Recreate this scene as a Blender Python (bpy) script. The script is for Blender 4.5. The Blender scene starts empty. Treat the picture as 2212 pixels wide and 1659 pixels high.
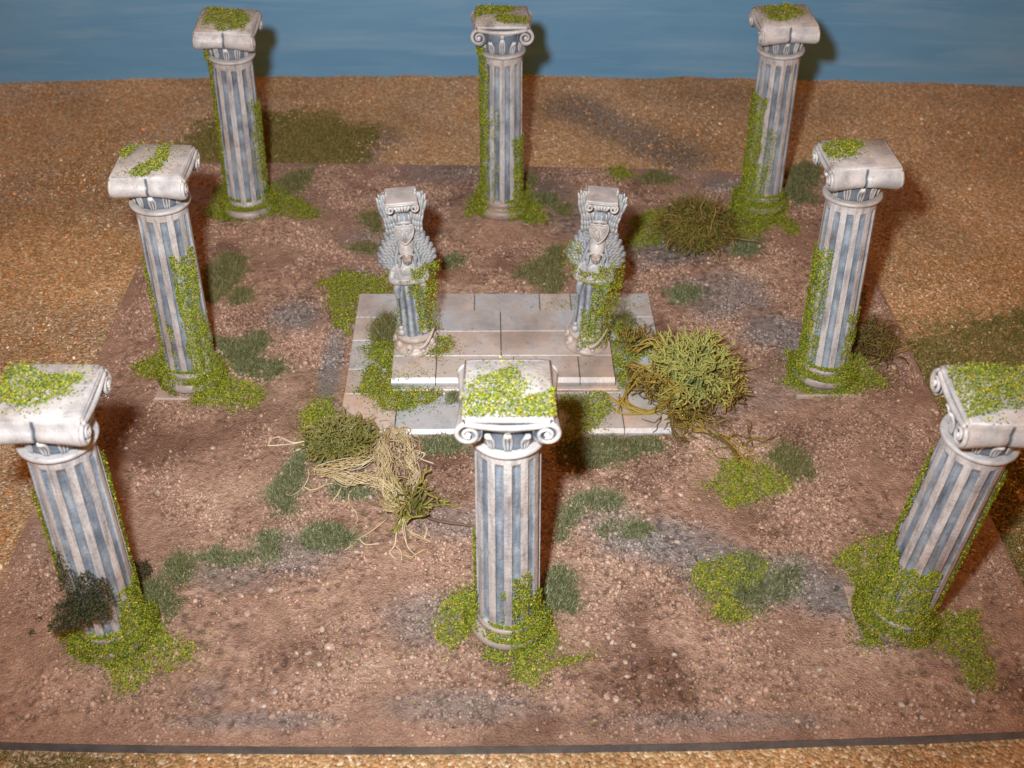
import bpy, math, random
import numpy as np
from mathutils import Matrix, Vector

R = np.random.default_rng(11)
random.seed(11)
SC = bpy.context.scene
COL = SC.collection

# ------------------------------------------------------------------ camera, light, exposure
CAM = np.array([-0.01323, -0.57119, 0.46149])
FPX = 1124.98                                   # focal length in pixels of a 1024 wide picture
ROT = (0.88603, -0.01122, -0.01928)
cd = bpy.data.cameras.new('camera'); cam = bpy.data.objects.new('camera', cd); COL.objects.link(cam)
cam.location = CAM; cam.rotation_euler = ROT
cd.sensor_width = 36; cd.lens = 36 * FPX / 1024
cd.clip_start = 0.02; cd.clip_end = 20
cd.dof.use_dof = True; cd.dof.focus_distance = 0.63; cd.dof.aperture_fstop = 15
SC.camera = cam

W = bpy.data.worlds.new('World'); SC.world = W; W.use_nodes = True
bg = W.node_tree.nodes['Background']
bg.inputs[0].default_value = (1.0, 0.38, 0.075, 1)      # dim tungsten room light
bg.inputs[1].default_value = 0.46

RM = Matrix.Rotation(ROT[2], 3, 'Z') @ Matrix.Rotation(ROT[1], 3, 'Y') @ Matrix.Rotation(ROT[0], 3, 'X')
sd = bpy.data.lights.new('flash', 'SPOT'); so = bpy.data.objects.new('flash', sd); COL.objects.link(so)
so.location = Vector(CAM) + RM @ Vector((-0.042, 0.050, -0.005))   # the camera's own flash, up and left of the lens
sd.energy = 30.5; sd.color = (0.86, 0.95, 1.0)
sd.shadow_soft_size = 0.012
sd.spot_size = math.radians(92); sd.spot_blend = 1.0
aim = Vector((-0.005, 0.27, 0.01)) - so.location
so.rotation_euler = aim.to_track_quat('-Z', 'Y').to_euler()

VS = SC.view_settings
VS.view_transform = 'Standard'; VS.look = 'None'; VS.gamma = 1.0; VS.use_curve_mapping = False
VS.exposure = 0.0

# ------------------------------------------------------------------ helpers
RN = np.array(RM)
def at(u, v, z=0.0):
    """point of the plane z under a spot (u, v) of a 2212 px wide print of the place"""
    k = 1024 / 2212
    d = RN @ np.array([(u * k - 512) / FPX, (384 - v * k) / FPX, -1.0])
    return CAM + d * ((z - CAM[2]) / d[2])

def _hash(ix, iy, seed):
    h = (ix.astype(np.int64) * 374761393 + iy.astype(np.int64) * 668265263 + seed * 974711) & 0xffffffff
    h = ((h ^ (h >> 13)) * 1274126177) & 0xffffffff
    return ((h ^ (h >> 16)) & 0xffff) / 65535.0
def vnoise(x, y, seed=0):
    ix, iy = np.floor(x), np.floor(y); fx, fy = x - ix, y - iy
    fx = fx * fx * (3 - 2 * fx); fy = fy * fy * (3 - 2 * fy)
    a, b = _hash(ix, iy, seed), _hash(ix + 1, iy, seed); c, d = _hash(ix, iy + 1, seed), _hash(ix + 1, iy + 1, seed)
    return (a + (b - a) * fx) * (1 - fy) + (c + (d - c) * fx) * fy
def fbm(x, y, s, seed=0, octv=4):
    r = 0; amp = .5; t = 0
    x = np.asarray(x, float) / s; y = np.asarray(y, float) / s
    for o in range(octv):
        r = r + amp * vnoise(x + 17.3 * o, y - 9.1 * o, seed + o); t += amp
        amp *= .5; x = x * 2.03; y = y * 2.03
    return r / t
def sst(a, b, x):
    t = np.clip((x - a) / (b - a), 0, 1); return t * t * (3 - 2 * t)

class MB:
    """collects vertices, faces and vertex colours"""
    def __init__(s): s.V = []; s.F = []; s.C = []; s.n = 0
    def add(s, V, F, c=(1, 1, 1)):
        V = np.asarray(V, float).reshape(-1, 3); c = np.asarray(c, float)
        if c.ndim == 1: c = np.tile(c, (len(V), 1))
        s.V.append(V); s.C.append(c)
        if isinstance(F, np.ndarray): s.F.append(F + s.n)
        else:
            by = {}
            for f in F: by.setdefault(len(f), []).append(f)
            for fs in by.values(): s.F.append(np.array(fs) + s.n)
        s.n += len(V); return s
    def mesh(s, name, mat, smooth=True):
        V = np.concatenate(s.V); C = np.concatenate(s.C)
        me = bpy.data.meshes.new(name)
        me.vertices.add(len(V)); me.vertices.foreach_set('co', V.astype(np.float32).ravel())
        loops = np.concatenate([f.ravel() for f in s.F]); tot = np.concatenate([np.full(len(f), f.shape[1]) for f in s.F])
        st = np.concatenate([[0], np.cumsum(tot)[:-1]])
        me.loops.add(len(loops)); me.loops.foreach_set('vertex_index', loops.astype(np.int32))
        me.polygons.add(len(tot)); me.polygons.foreach_set('loop_start', st.astype(np.int32))
        me.update(calc_edges=True); me.validate()
        me.polygons.foreach_set('use_smooth', np.full(len(me.polygons), smooth))
        ca = me.color_attributes.new('col', 'FLOAT_COLOR', 'POINT')
        ca.data.foreach_set('color', np.concatenate([C, np.ones((len(C), 1))], 1).astype(np.float32).ravel())
        me.materials.append(mat); return me
    def build(s, name, mat, parent=None, smooth=True):
        o = bpy.data.objects.new(name, s.mesh(name, mat, smooth)); COL.objects.link(o)
        if parent is not None: o.parent = parent
        return o

def tag(o, label=None, cat=None, group=None, kind=None):
    if label: o['label'] = label
    if cat: o['category'] = cat
    if group: o['group'] = group
    if kind: o['kind'] = kind
    return o
def empty(name, loc=(0, 0, 0)):
    o = bpy.data.objects.new(name, None); COL.objects.link(o); o.location = loc; o.empty_display_size = .01; return o
def copy_tree(o, parent=None):
    c = o.copy(); COL.objects.link(c)
    if parent is not None: c.parent = parent
    for ch in list(o.children): copy_tree(ch, c)
    return c

# ---- shapes
def box(mb, x0, x1, y0, y1, z0, z1, b=0.0, c=(1, 1, 1), cb=None):
    """box whose top edges are bevelled by b"""
    V = [(x0, y0, z0), (x1, y0, z0), (x1, y1, z0), (x0, y1, z0)]
    F = [(3, 2, 1, 0)]
    if b:
        V += [(x0, y0, z1 - b), (x1, y0, z1 - b), (x1, y1, z1 - b), (x0, y1, z1 - b)]
        V += [(x0 + b, y0 + b, z1), (x1 - b, y0 + b, z1), (x1 - b, y1 - b, z1), (x0 + b, y1 - b, z1)]
        for k in (0, 4):
            for i in range(4): F.append((k + i, k + (i + 1) % 4, k + 4 + (i + 1) % 4, k + 4 + i))
        F.append((8, 9, 10, 11))
    else:
        V += [(x0, y0, z1), (x1, y0, z1), (x1, y1, z1), (x0, y1, z1)]
        for i in range(4): F.append((i, (i + 1) % 4, 4 + (i + 1) % 4, 4 + i))
        F.append((4, 5, 6, 7))
    mb.add(V, F, c)
def loft(mb, rings, closed=True, cap=True, cols=None):
    """rings: (m, n, 3)"""
    Q = np.asarray(rings, float); m, n = Q.shape[:2]
    i = np.arange(m - 1)[:, None]; j = np.arange(n if closed else n - 1)[None, :]
    a = i * n + j; b = i * n + (j + 1) % n
    F = [np.stack([a, b, b + n, a + n], -1).reshape(-1, 4)]
    fl = [tuple(f) for f in F[0]]
    if cap and closed:
        fl.append(tuple(range(n - 1, -1, -1))); fl.append(tuple(range((m - 1) * n, m * n)))
    mb.add(Q.reshape(-1, 3), fl, (1, 1, 1) if cols is None else np.asarray(cols, float).reshape(-1, 3))
def lathe(mb, prof, n=48, c=(1, 1, 1), o=(0, 0, 0), cap=True):
    a = np.linspace(0, 2 * math.pi, n, endpoint=False)
    rings = [np.stack([o[0] + r * np.cos(a), o[1] + r * np.sin(a), np.full(n, o[2] + z)], 1) for r, z in prof]
    loft(mb, rings, cap=cap, cols=np.tile(np.asarray(c, float), (len(prof) * n, 1)))
def tube(mb, P, rad, n=6, c=(1, 1, 1), flat=1.0, c2=None):
    P = np.asarray(P, float); m = len(P)
    rad = np.broadcast_to(np.asarray(rad, float), (m,)) if np.ndim(rad) == 0 else np.interp(np.linspace(0, 1, m), np.linspace(0, 1, len(rad)), rad)
    T = np.gradient(P, axis=0); T /= np.linalg.norm(T, axis=1, keepdims=True) + 1e-12
    up = np.array([0, 0, 1.0]) if abs(T[0, 2]) < .9 else np.array([1.0, 0, 0])
    N = np.zeros_like(P); u = up
    for i in range(m):
        u = u - T[i] * (u @ T[i]); u = u / (np.linalg.norm(u) + 1e-12); N[i] = u
    B = np.cross(T, N)
    a = np.linspace(0, 2 * math.pi, n, endpoint=False)
    rings = P[:, None] + rad[:, None, None] * (np.cos(a)[None, :, None] * B[:, None] + flat * np.sin(a)[None, :, None] * N[:, None])
    cols = None
    c = np.asarray(c, float); t = np.linspace(0, 1, m)[:, None]
    cc = c[None] * (1 - t) + (np.asarray(c2, float) if c2 is not None else c)[None] * t
    loft(mb, rings, cols=np.repeat(cc[:, None], n, 1))
def smooth_path(P, k=6):
    P = np.asarray(P, float); m = len(P)
    if m < 3: return P
    out = []
    Q = np.vstack([2 * P[0] - P[1], P, 2 * P[-1] - P[-2]])
    for i in range(1, m):
        p0, p1, p2, p3 = Q[i - 1], Q[i], Q[i + 1], Q[i + 2]
        for t in np.linspace(0, 1, k, endpoint=False):
            out.append(.5 * ((2 * p1) + (-p0 + p2) * t + (2 * p0 - 5 * p1 + 4 * p2 - p3) * t * t + (-p0 + 3 * p1 - 3 * p2 + p3) * t ** 3))
    out.append(P[-1]); return np.array(out)
def ico(sub=1):
    import bmesh
    bm = bmesh.new(); bmesh.ops.create_icosphere(bm, subdivisions=sub, radius=1)
    V = np.array([v.co[:] for v in bm.verts]); F = np.array([[v.index for v in f.verts] for f in bm.faces]); bm.free()
    return V, F
ICO1, ICO2, ICO3 = ico(1), ico(2), ico(3)
def ellipsoid(mb, o, r, c=(1, 1, 1), rot=None, base=ICO2):
    V = base[0] * np.asarray(r)
    if rot is not None: V = V @ np.asarray(rot).T
    mb.add(V + np.asarray(o), base[1], c)
def rotx(a): c, s = math.cos(a), math.sin(a); return np.array([[1, 0, 0], [0, c, -s], [0, s, c]])
def roty(a): c, s = math.cos(a), math.sin(a); return np.array([[c, 0, s], [0, 1, 0], [-s, 0, c]])
def rotz(a): c, s = math.cos(a), math.sin(a); return np.array([[c, -s, 0], [s, c, 0], [0, 0, 1]])
def rand_rot(n, tilt=math.pi):
    """n random rotation matrices"""
    q = R.normal(size=(n, 4)); q /= np.linalg.norm(q, axis=1, keepdims=True); w, x, y, z = q.T
    return np.stack([1 - 2 * (y * y + z * z), 2 * (x * y - z * w), 2 * (x * z + y * w), 2 * (x * y + z * w), 1 - 2 * (x * x + z * z), 2 * (y * z - x * w),
                     2 * (x * z - y * w), 2 * (y * z + x * w), 1 - 2 * (x * x + y * y)], 1).reshape(-1, 3, 3)

def grains(mb, P, size, cols, squash=(.55, 1.0)):
    n = len(P); V0, F0 = ICO1
    s = size[:, None] * np.stack([R.uniform(.7, 1.3, n), R.uniform(.7, 1.1, n), R.uniform(*squash, n)], 1)
    V = V0[None] * s[:, None]
    V = V * R.uniform(.72, 1.2, (n, len(V0), 1))
    V = np.einsum('nij,nvj->nvi', rand_rot(n), V) + P[:, None]
    F = F0[None] + (np.arange(n) * len(V0))[:, None, None]
    mb.add(V.reshape(-1, 3), F.reshape(-1, 3), np.repeat(cols, len(V0), 0))

def flakes(mb, P, L, Wd, cols, N=None, spread=.9):
    """little leaf flakes: two bent quads each; N = surface normals"""
    n = len(P)
    L = np.broadcast_to(L, (n,)); Wd = np.broadcast_to(Wd, (n,))
    if N is None: N = np.tile([0, 0, 1.0], (n, 1))
    N = N + R.normal(size=(n, 3)) * spread * .6; N /= np.linalg.norm(N, axis=1, keepdims=True)
    A = R.normal(size=(n, 3)); A -= N * (A * N).sum(1, keepdims=True); A /= np.linalg.norm(A, axis=1, keepdims=True)
    B = np.cross(N, A)
    h = R.uniform(.1, .35, n)
    pts = []
    for (a, b, k) in ((-.5, 0, 0), (-.05, .5, 1), (.5, 0, 0), (-.05, -.5, 1)):
        pts.append(P + A * (a * L)[:, None] + B * (b * Wd)[:, None] + N * (k * h * Wd * .6)[:, None])
    V = np.stack(pts, 1)
    V[:, 0] -= N * (.15 * L)[:, None]
    F = np.array([[0, 1, 2], [0, 2, 3]])[None] + (np.arange(n) * 4)[:, None, None]
    mb.add(V.reshape(-1, 3), F.reshape(-1, 3), np.repeat(cols, 4, 0))

def pal(n, table, jit=.12):
    """n colours drawn from ((weight, (r, g, b)), ...)"""
    w = np.array([t[0] for t in table], float); w /= w.sum()
    c = np.array([t[1] for t in table])[R.choice(len(table), n, p=w)]
    return np.clip(c * (1 + R.normal(size=(n, 1)) * jit), .004, 1)

def pdist(poly, X):
    """signed distance (positive inside) of points X (n,2) to polygon"""
    poly = np.asarray(poly); n = len(poly); d = np.full(len(X), 1e9); ins = np.zeros(len(X), bool)
    for i in range(n):
        a, b = poly[i], poly[(i + 1) % n]; e = b - a
        t = np.clip(((X - a) @ e) / (e @ e + 1e-15), 0, 1)
        d = np.minimum(d, np.linalg.norm(X - a - t[:, None] * e, axis=1))
        cr = (a[1] > X[:, 1]) != (b[1] > X[:, 1])
        xx = a[0] + (X[:, 1] - a[1]) * e[0] / (e[1] + (1e-15 if e[1] >= 0 else -1e-15))
        ins ^= cr & (X[:, 0] < xx)
    return np.where(ins, d, -d)
def scatter(poly, dens, edge=.0042, rag=.004, seed=0):
    """points (x, y) in a ragged version of the polygon, dens per square mm"""
    poly = np.asarray(poly)[:, :2]; lo, hi = poly.min(0) - .010, poly.max(0) + .010
    n = int(np.prod((hi - lo) * 1000) * dens); X = R.uniform(lo, hi, (n, 2))
    d = pdist(poly, X) + rag * (fbm(X[:, 0], X[:, 1], .009, seed, 3) - .5) * 2
    p = sst(-edge * .6, edge * .6, d)
    p = p * (.55 + .45 * sst(.3, .55, fbm(X[:, 0], X[:, 1], .006, seed + 7, 2)))
    p = np.maximum(p, .06 * sst(-.010, -.002, d))
    return X[R.uniform(size=n) < p]

# ------------------------------------------------------------------ materials
def mat(name, rough=.6, spec=.4, noise=None, bump=None, attr=True, base=(.5, .5, .5)):
    m = bpy.data.materials.new(name); m.use_nodes = True
    nt = m.node_tree; p = nt.nodes['Principled BSDF']
    p.inputs['Roughness'].default_value = rough
    p.inputs['Specular IOR Level'].default_value = spec
    out = None
    if attr:
        a = nt.nodes.new('ShaderNodeAttribute'); a.attribute_name = 'col'; out = a.outputs['Color']
    else:
        r = nt.nodes.new('ShaderNodeRGB'); r.outputs[0].default_value = (*base, 1); out = r.outputs[0]
    geo = nt.nodes.new('ShaderNodeNewGeometry')
    for (sc, lo, hi, tint, *zs) in (noise or ()):
        tx = nt.nodes.new('ShaderNodeTexNoise'); tx.inputs['Scale'].default_value = sc; tx.inputs['Detail'].default_value = 5
        tx.inputs['Roughness'].default_value = .62
        if zs:
            mp = nt.nodes.new('ShaderNodeMapping'); mp.inputs['Scale'].default_value = (1, 1, zs[0])
            nt.links.new(geo.outputs['Position'], mp.inputs['Vector']); nt.links.new(mp.outputs[0], tx.inputs['Vector'])
        else: nt.links.new(geo.outputs['Position'], tx.inputs['Vector'])
        mr = nt.nodes.new('ShaderNodeMapRange'); mr.inputs[1].default_value = lo; mr.inputs[2].default_value = hi
        nt.links.new(tx.outputs['Fac'], mr.inputs[0])
        mx = nt.nodes.new('ShaderNodeMix'); mx.data_type = 'RGBA'; mx.blend_type = 'MULTIPLY'
        nt.links.new(mr.outputs[0], mx.inputs['Factor']); nt.links.new(out, mx.inputs['A']); mx.inputs['B'].default_value = (*tint, 1)
        out = mx.outputs['Result']
    nt.links.new(out, p.inputs['Base Color'])
    if bump:
        sc, dist, st = bump
        tx = nt.nodes.new('ShaderNodeTexNoise'); tx.inputs['Scale'].default_value = sc; tx.inputs['Detail'].default_value = 4
        nt.links.new(geo.outputs['Position'], tx.inputs['Vector'])
        b = nt.nodes.new('ShaderNodeBump'); b.inputs['Distance'].default_value = dist; b.inputs['Strength'].default_value = st
        nt.links.new(tx.outputs['Fac'], b.inputs['Height']); nt.links.new(b.outputs[0], p.inputs['Normal'])
    return m

STONE = mat('painted_stone', .42, .45, noise=((26, .47, .66, (.82, .74, .68)), (75, .46, .68, (.66, .68, .71)), (190, .55, .70, (.72, .71, .72)), (900, .45, .8, (.88, .87, .86))), bump=(700, .0006, .35))
STONE_S = mat('weathered_shaft', .45, .4, noise=((26, .47, .66, (.82, .74, .68)), (230, .46, .66, (.60, .61, .64), .10), (480, .5, .7, (.66, .63, .60), .16), (75, .5, .68, (.68, .69, .72)), (900, .45, .8, (.84, .83, .82))), bump=(520, .0008, .5))
MARBLE = mat('marble', .38, .45, noise=((30, .48, .66, (.70, .73, .77)), (22, .46, .62, (.95, .80, .70)), (300, .5, .75, (.85, .82, .80))), bump=(420, .0006, .25))
EARTH = mat('earth', .55, .45, noise=((300, .42, .7, (.76, .69, .65)), (1100, .42, .66, (.70, .64, .61))), bump=(900, .0016, 1.0))
GRIT = mat('grit', .45, .5, noise=((1200, .4, .8, (.8, .76, .74)),))
MOSS = mat('moss', .55, .22)
GRASS = mat('static_grass', .6, .25)
FOAM = mat('dark_foam', .8, .2)
LICHEN = mat('lichen', .55, .4, noise=((700, .4, .75, (.72, .72, .66)),))
FIBRE = mat('fibre', .5, .4)
EDGE = mat('board_edge', .45, .4, noise=((90, .4, .7, (.6, .6, .65)), (600, .4, .8, (.8, .78, .75))))
ROCK = mat('pebble', .4, .5, noise=((500, .4, .8, (.74, .68, .64)),), bump=(900, .0005, .4))

# ------------------------------------------------------------------ sky backdrop
m = bpy.data.materials.new('painted_sky'); m.use_nodes = True
nt = m.node_tree; p = nt.nodes['Principled BSDF']; p.inputs['Roughness'].default_value = .6
p.inputs['Specular IOR Level'].default_value = .3
geo = nt.nodes.new('ShaderNodeNewGeometry')
def stroke(scale, rotdeg, sc, det=6):
    mp = nt.nodes.new('ShaderNodeMapping'); mp.inputs['Scale'].default_value = scale; mp.inputs['Rotation'].default_value = (0, math.radians(rotdeg), 0)
    nt.links.new(geo.outputs['Position'], mp.inputs['Vector'])
    t = nt.nodes.new('ShaderNodeTexNoise'); t.inputs['Scale'].default_value = sc; t.inputs['Detail'].default_value = det; t.inputs['Roughness'].default_value = .6
    t.inputs['Distortion'].default_value = .35
    nt.links.new(mp.outputs[0], t.inputs['Vector']); return t.outputs['Fac']
r1 = nt.nodes.new('ShaderNodeValToRGB'); nt.links.new(stroke((1.0, 1, 6), 6, 4.0), r1.inputs[0])
r1.color_ramp.elements[0].position = .3; r1.color_ramp.elements[0].color = (.095, .255, .44, 1)
r1.color_ramp.elements[1].position = .72; r1.color_ramp.elements[1].color = (.15, .32, .49, 1)
r2 = nt.nodes.new('ShaderNodeMapRange'); r2.inputs[1].default_value = .50; r2.inputs[2].default_value = .8; r2.inputs[4].default_value = .34
nt.links.new(stroke((.9, 1, 11), 7, 7, 9), r2.inputs[0])
mx = nt.nodes.new('ShaderNodeMix'); mx.data_type = 'RGBA'
nt.links.new(r2.outputs[0], mx.inputs['Factor']); nt.links.new(r1.outputs[0], mx.inputs['A']); mx.inputs['B'].default_value = (.36, .48, .56, 1)
nt.links.new(mx.outputs['Result'], p.inputs['Base Color'])
bp = nt.nodes.new('ShaderNodeBump'); bp.inputs['Distance'].default_value = .0008; bp.inputs['Strength'].default_value = .25
nt.links.new(stroke((1, 1, 40), 4, 14, 4), bp.inputs['Height']); nt.links.new(bp.outputs[0], p.inputs['Normal'])
SKYM = m
def wall_y(x): return .4795 - .075 * np.asarray(x) ** 2
mb = MB(); xs = np.linspace(-.95, .95, 60)
rings = [np.stack([xs, wall_y(xs) + dy, np.full(60, z)], 1) for dy, z in ((0, -.03), (0, .5), (.008, .5), (.008, -.03))]
loft(mb, rings, closed=False)
sky = mb.build('sky', SKYM); tag(sky, kind='structure', label='blue painted backdrop panel with horizontal brush strokes')

# ------------------------------------------------------------------ the mat (ground)
MZ = -.0065
m = bpy.data.materials.new('cork_mat'); m.use_nodes = True
nt = m.node_tree; p = nt.nodes['Principled BSDF']; p.inputs['Roughness'].default_value = .6
p.inputs['Specular IOR Level'].default_value = .4
geo = nt.nodes.new('ShaderNodeNewGeometry')
vo = nt.nodes.new('ShaderNodeTexVoronoi'); vo.inputs['Scale'].default_value = 640; nt.links.new(geo.outputs['Position'], vo.inputs['Vector'])
sx = nt.nodes.new('ShaderNodeSeparateColor'); nt.links.new(vo.outputs['Color'], sx.inputs[0])
rp = nt.nodes.new('ShaderNodeValToRGB'); nt.links.new(sx.outputs[0], rp.inputs[0])
cr = rp.color_ramp; cr.interpolation = 'CONSTANT'
cr.elements[0].position = 0; cr.elements[0].color = (.26, .145, .062, 1)
cr.elements[1].position = .22; cr.elements[1].color = (.40, .225, .10, 1)
for po, c in ((.45, (.46, .285, .135)), (.62, (.31, .20, .08)), (.74, (.54, .365, .20)), (.86, (.52, .25, .095)), (.94, (.64, .50, .34))):
    e = cr.elements.new(po); e.color = (*c, 1)
nz = nt.nodes.new('ShaderNodeTexNoise'); nz.inputs['Scale'].default_value = 7; nz.inputs['Detail'].default_value = 5
nt.links.new(geo.outputs['Position'], nz.inputs['Vector'])
mr = nt.nodes.new('ShaderNodeMapRange'); mr.inputs[1].default_value = .44; mr.inputs[2].default_value = .66; nt.links.new(nz.outputs['Fac'], mr.inputs[0])
mx = nt.nodes.new('ShaderNodeMix'); mx.data_type = 'RGBA'; mx.blend_type = 'MULTIPLY'
nt.links.new(mr.outputs[0], mx.inputs['Factor']); nt.links.new(rp.outputs[0], mx.inputs['A']); mx.inputs['B'].default_value = (.70, .67, .62, 1)
at_ = nt.nodes.new('ShaderNodeAttribute'); at_.attribute_name = 'col'
mx2 = nt.nodes.new('ShaderNodeMix'); mx2.data_type = 'RGBA'; mx2.blend_type = 'MULTIPLY'; mx2.inputs['Factor'].default_value = 1
nt.links.new(mx.outputs['Result'], mx2.inputs['A']); nt.links.new(at_.outputs['Color'], mx2.inputs['B'])
nt.links.new(mx2.outputs['Result'], p.inputs['Base Color'])
bp = nt.nodes.new('ShaderNodeBump'); bp.inputs['Distance'].default_value = .0012; bp.inputs['Strength'].default_value = .8; bp.invert = True
nt.links.new(vo.outputs['Distance'], bp.inputs['Height']); nt.links.new(bp.outputs[0], p.inputs['Normal'])
MAT_M = m
nx, ny = 260, 170
gx = np.linspace(-.95, .95, nx); gy = np.linspace(-.62, 1, ny)
X, Y = np.meshgrid(gx, np.linspace(0, 1, ny))
Y = -.62 + Y * (wall_y(X) + .62 - .0006)
Z = MZ + .0016 * (fbm(X, Y, .05, 3) - .5) + .004 * sst(.03, .0, wall_y(X) - Y) * fbm(X, Y, .03, 9)
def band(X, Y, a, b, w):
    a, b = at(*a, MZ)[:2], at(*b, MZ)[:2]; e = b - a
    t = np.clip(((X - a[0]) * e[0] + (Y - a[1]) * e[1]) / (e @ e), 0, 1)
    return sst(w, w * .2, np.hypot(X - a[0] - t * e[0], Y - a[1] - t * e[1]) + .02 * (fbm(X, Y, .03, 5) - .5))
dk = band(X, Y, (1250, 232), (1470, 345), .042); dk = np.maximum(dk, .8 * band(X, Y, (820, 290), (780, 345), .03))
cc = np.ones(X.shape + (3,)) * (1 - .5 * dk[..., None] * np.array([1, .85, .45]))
cc *= (.88 + .26 * fbm(X, Y, .12, 21)[..., None])
gs = (sst(.42, .68, fbm(X, Y, .07, 25)) * (.35 + .65 * sst(.1, -.4, X)))[..., None]
cc = cc * np.array([1.22, 1.26, 1.30]) * (1 + gs * (np.array([.92, 1.02, 1.30]) - 1))
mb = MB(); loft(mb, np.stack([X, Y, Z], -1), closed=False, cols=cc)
V = [(-.95, -.62, MZ - .0005), (.95, -.62, MZ - .0005), (.95, -.62, MZ - .012), (-.95, -.62, MZ - .012)]
mb.add(V, [(0, 1, 2, 3)])
tag(mb.build('ground', MAT_M), kind='structure', label='coarse brown cork and flock gaming mat')

# ------------------------------------------------------------------ the earth board
XL, XR = -.2715, .2735
def yf(x): return -.2725 + .085 * np.asarray(x) ** 2
def yb(x): return .2865 - .035 * np.asarray(x) - .05 * np.asarray(x) ** 2
def xl(y): return XL + .006 * sst(.1, .3, y) + .02 * sst(.27, .30, y) * 0
def emask(x, y): return np.minimum(np.minimum(x - XL, XR - x), np.minimum(y - yf(x), yb(x) - y))
MOUNDS = [(at(u, v)[:2], r, h) for u, v, r, h in ((955, 580, .03, .002), (1620, 600, .04, .002), (640, 700, .03, .002), (1560, 1420, .05, .0015), (700, 1330, .05, .002), (1085, 462, .045, .0045), (548, 455, .045, .005), (1642, 445, .045, .005),
          (1660, 1250, .05, .001), (1120, 1340, .045, .0050), (222, 1378, .048, .0062), (1965, 1340, .045, .0045), (425, 800, .045, .0055), (1775, 790, .045, .005))]
def gz(x, y):
    x = np.asarray(x, float); y = np.asarray(y, float)
    z = .0022 * (fbm(x, y, .05, 31) - .35) + .0011 * (fbm(x, y, .011, 41) - .4)
    rg = sst(.42, .68, fbm(x, y, .04, 51))
    z = z + rg * .0020 * (fbm(x, y, .0042, 61, 3) - .3) + .0014 * (fbm(x, y, .0021, 71, 2) - .5) * (.35 + .65 * sst(.35, .6, fbm(x, y, .03, 101)))
    for c, r, h in MOUNDS: z = z + (h + (.0016 if h >= .0045 else 0)) * np.exp(-(((x - c[0]) ** 2 + (y - c[1]) ** 2) / (r * r)) ** 1.3 * 2.2)
    return np.maximum(z, -.0007) * sst(0, .012, emask(x, y))
GREY = [(1450, 350, 90, 30, .8), (1560, 400, 60, 30, .7), (1420, 540, 110, 45, .85), (1560, 640, 120, 60, .85), (1670, 715, 80, 45, 1), (1720, 770, 50, 40, .9), (1430, 1175, 150, 60, 1), (1540, 1215, 120, 55, 1),
        (1660, 1255, 190, 62, 1), (1790, 1290, 90, 60, 1), (715, 800, 28, 120, 1), (700, 900, 40, 50, .7), (640, 690, 65, 40, .95), (770, 600, 60, 30, .6), (640, 1200, 130, 60, .7), (500, 1240, 110, 45, .6),
        (960, 375, 130, 25, .6), (1150, 420, 120, 40, .5), (930, 1340, 110, 70, .7), (1000, 1530, 200, 45, .6), (560, 1560, 200, 25, .7), (1560, 1560, 300, 25, .5), (450, 1500, 60, 40, .4), (1650, 860, 90, 40, .35),
        (800, 520, 90, 40, .55), (1000, 1130, 120, 40, .6), (1330, 1140, 90, 60, .6), (560, 420, 90, 40, .5), (150, 1150, 120, 70, .4), (1240, 470, 60, 50, .6)]
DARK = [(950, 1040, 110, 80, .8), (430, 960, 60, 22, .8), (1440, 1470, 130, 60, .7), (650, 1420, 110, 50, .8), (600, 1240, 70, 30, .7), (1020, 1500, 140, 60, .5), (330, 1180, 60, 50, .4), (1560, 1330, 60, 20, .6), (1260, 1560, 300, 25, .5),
        (560, 1110, 90, 40, .5), (1000, 600, 80, 20, .5), (560, 690, 70, 25, .6), (860, 880, 110, 14, .9), (1310, 1440, 120, 60, .4), (1750, 950, 150, 80, .3), (300, 950, 90, 90, .4)]
PALE = [(960, 620, 130, 25, .9), (1640, 590, 110, 25, .9), (520, 1080, 140, 60, .6), (560, 850, 130, 60, .4), (1560, 980, 170, 60, .6), (1850, 1430, 160, 60, .5), (1700, 1000, 150, 50, .4), (800, 1450, 200, 50, .4), (540, 770, 50, 25, .5),
        (1250, 1250, 150, 60, .4), (300, 1150, 90, 40, .4), (1400, 900, 90, 30, .4), (620, 540, 100, 40, .4)]
def blobs(x, y, L):
    r = np.zeros(np.shape(x))
    for u, v, a, b, s in L:
        c = at(u, v); ex = np.linalg.norm(at(u + a, v) - c); ey = np.linalg.norm(at(u, v + b) - at(u, v - b)) / 2
        d = np.sqrt(((x - c[0]) / ex) ** 2 + ((y - c[1]) / ey) ** 2)
        r = np.maximum(r, s * sst(1.25, .35, d + .45 * (fbm(x, y, .018, 81) - .5)))
    return r
C_BASE = np.array([.40, .255, .187]); C_GREY = np.array([.265, .235, .225]); C_DARK = np.array([.17, .085, .055]); C_PALE = np.array([.58, .41, .305])
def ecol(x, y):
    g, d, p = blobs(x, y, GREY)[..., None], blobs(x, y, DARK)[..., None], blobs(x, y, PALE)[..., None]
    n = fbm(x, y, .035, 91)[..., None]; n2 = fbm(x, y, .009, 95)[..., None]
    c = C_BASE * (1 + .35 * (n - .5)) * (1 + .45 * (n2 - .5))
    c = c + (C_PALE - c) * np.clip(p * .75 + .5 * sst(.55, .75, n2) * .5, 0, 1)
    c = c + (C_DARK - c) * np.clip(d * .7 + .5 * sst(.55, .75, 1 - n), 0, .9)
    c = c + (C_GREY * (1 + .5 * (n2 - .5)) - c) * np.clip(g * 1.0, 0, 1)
    return c
base_root = empty('earth_board')
tag(base_root, 'square flat board covered in reddish brown earth, lying on the brown mat', 'base board')
N = 860
U, T = np.meshgrid(np.linspace(0, 1, N), np.linspace(0, 1, N))
X = XL + U * (XR - XL)
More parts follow.
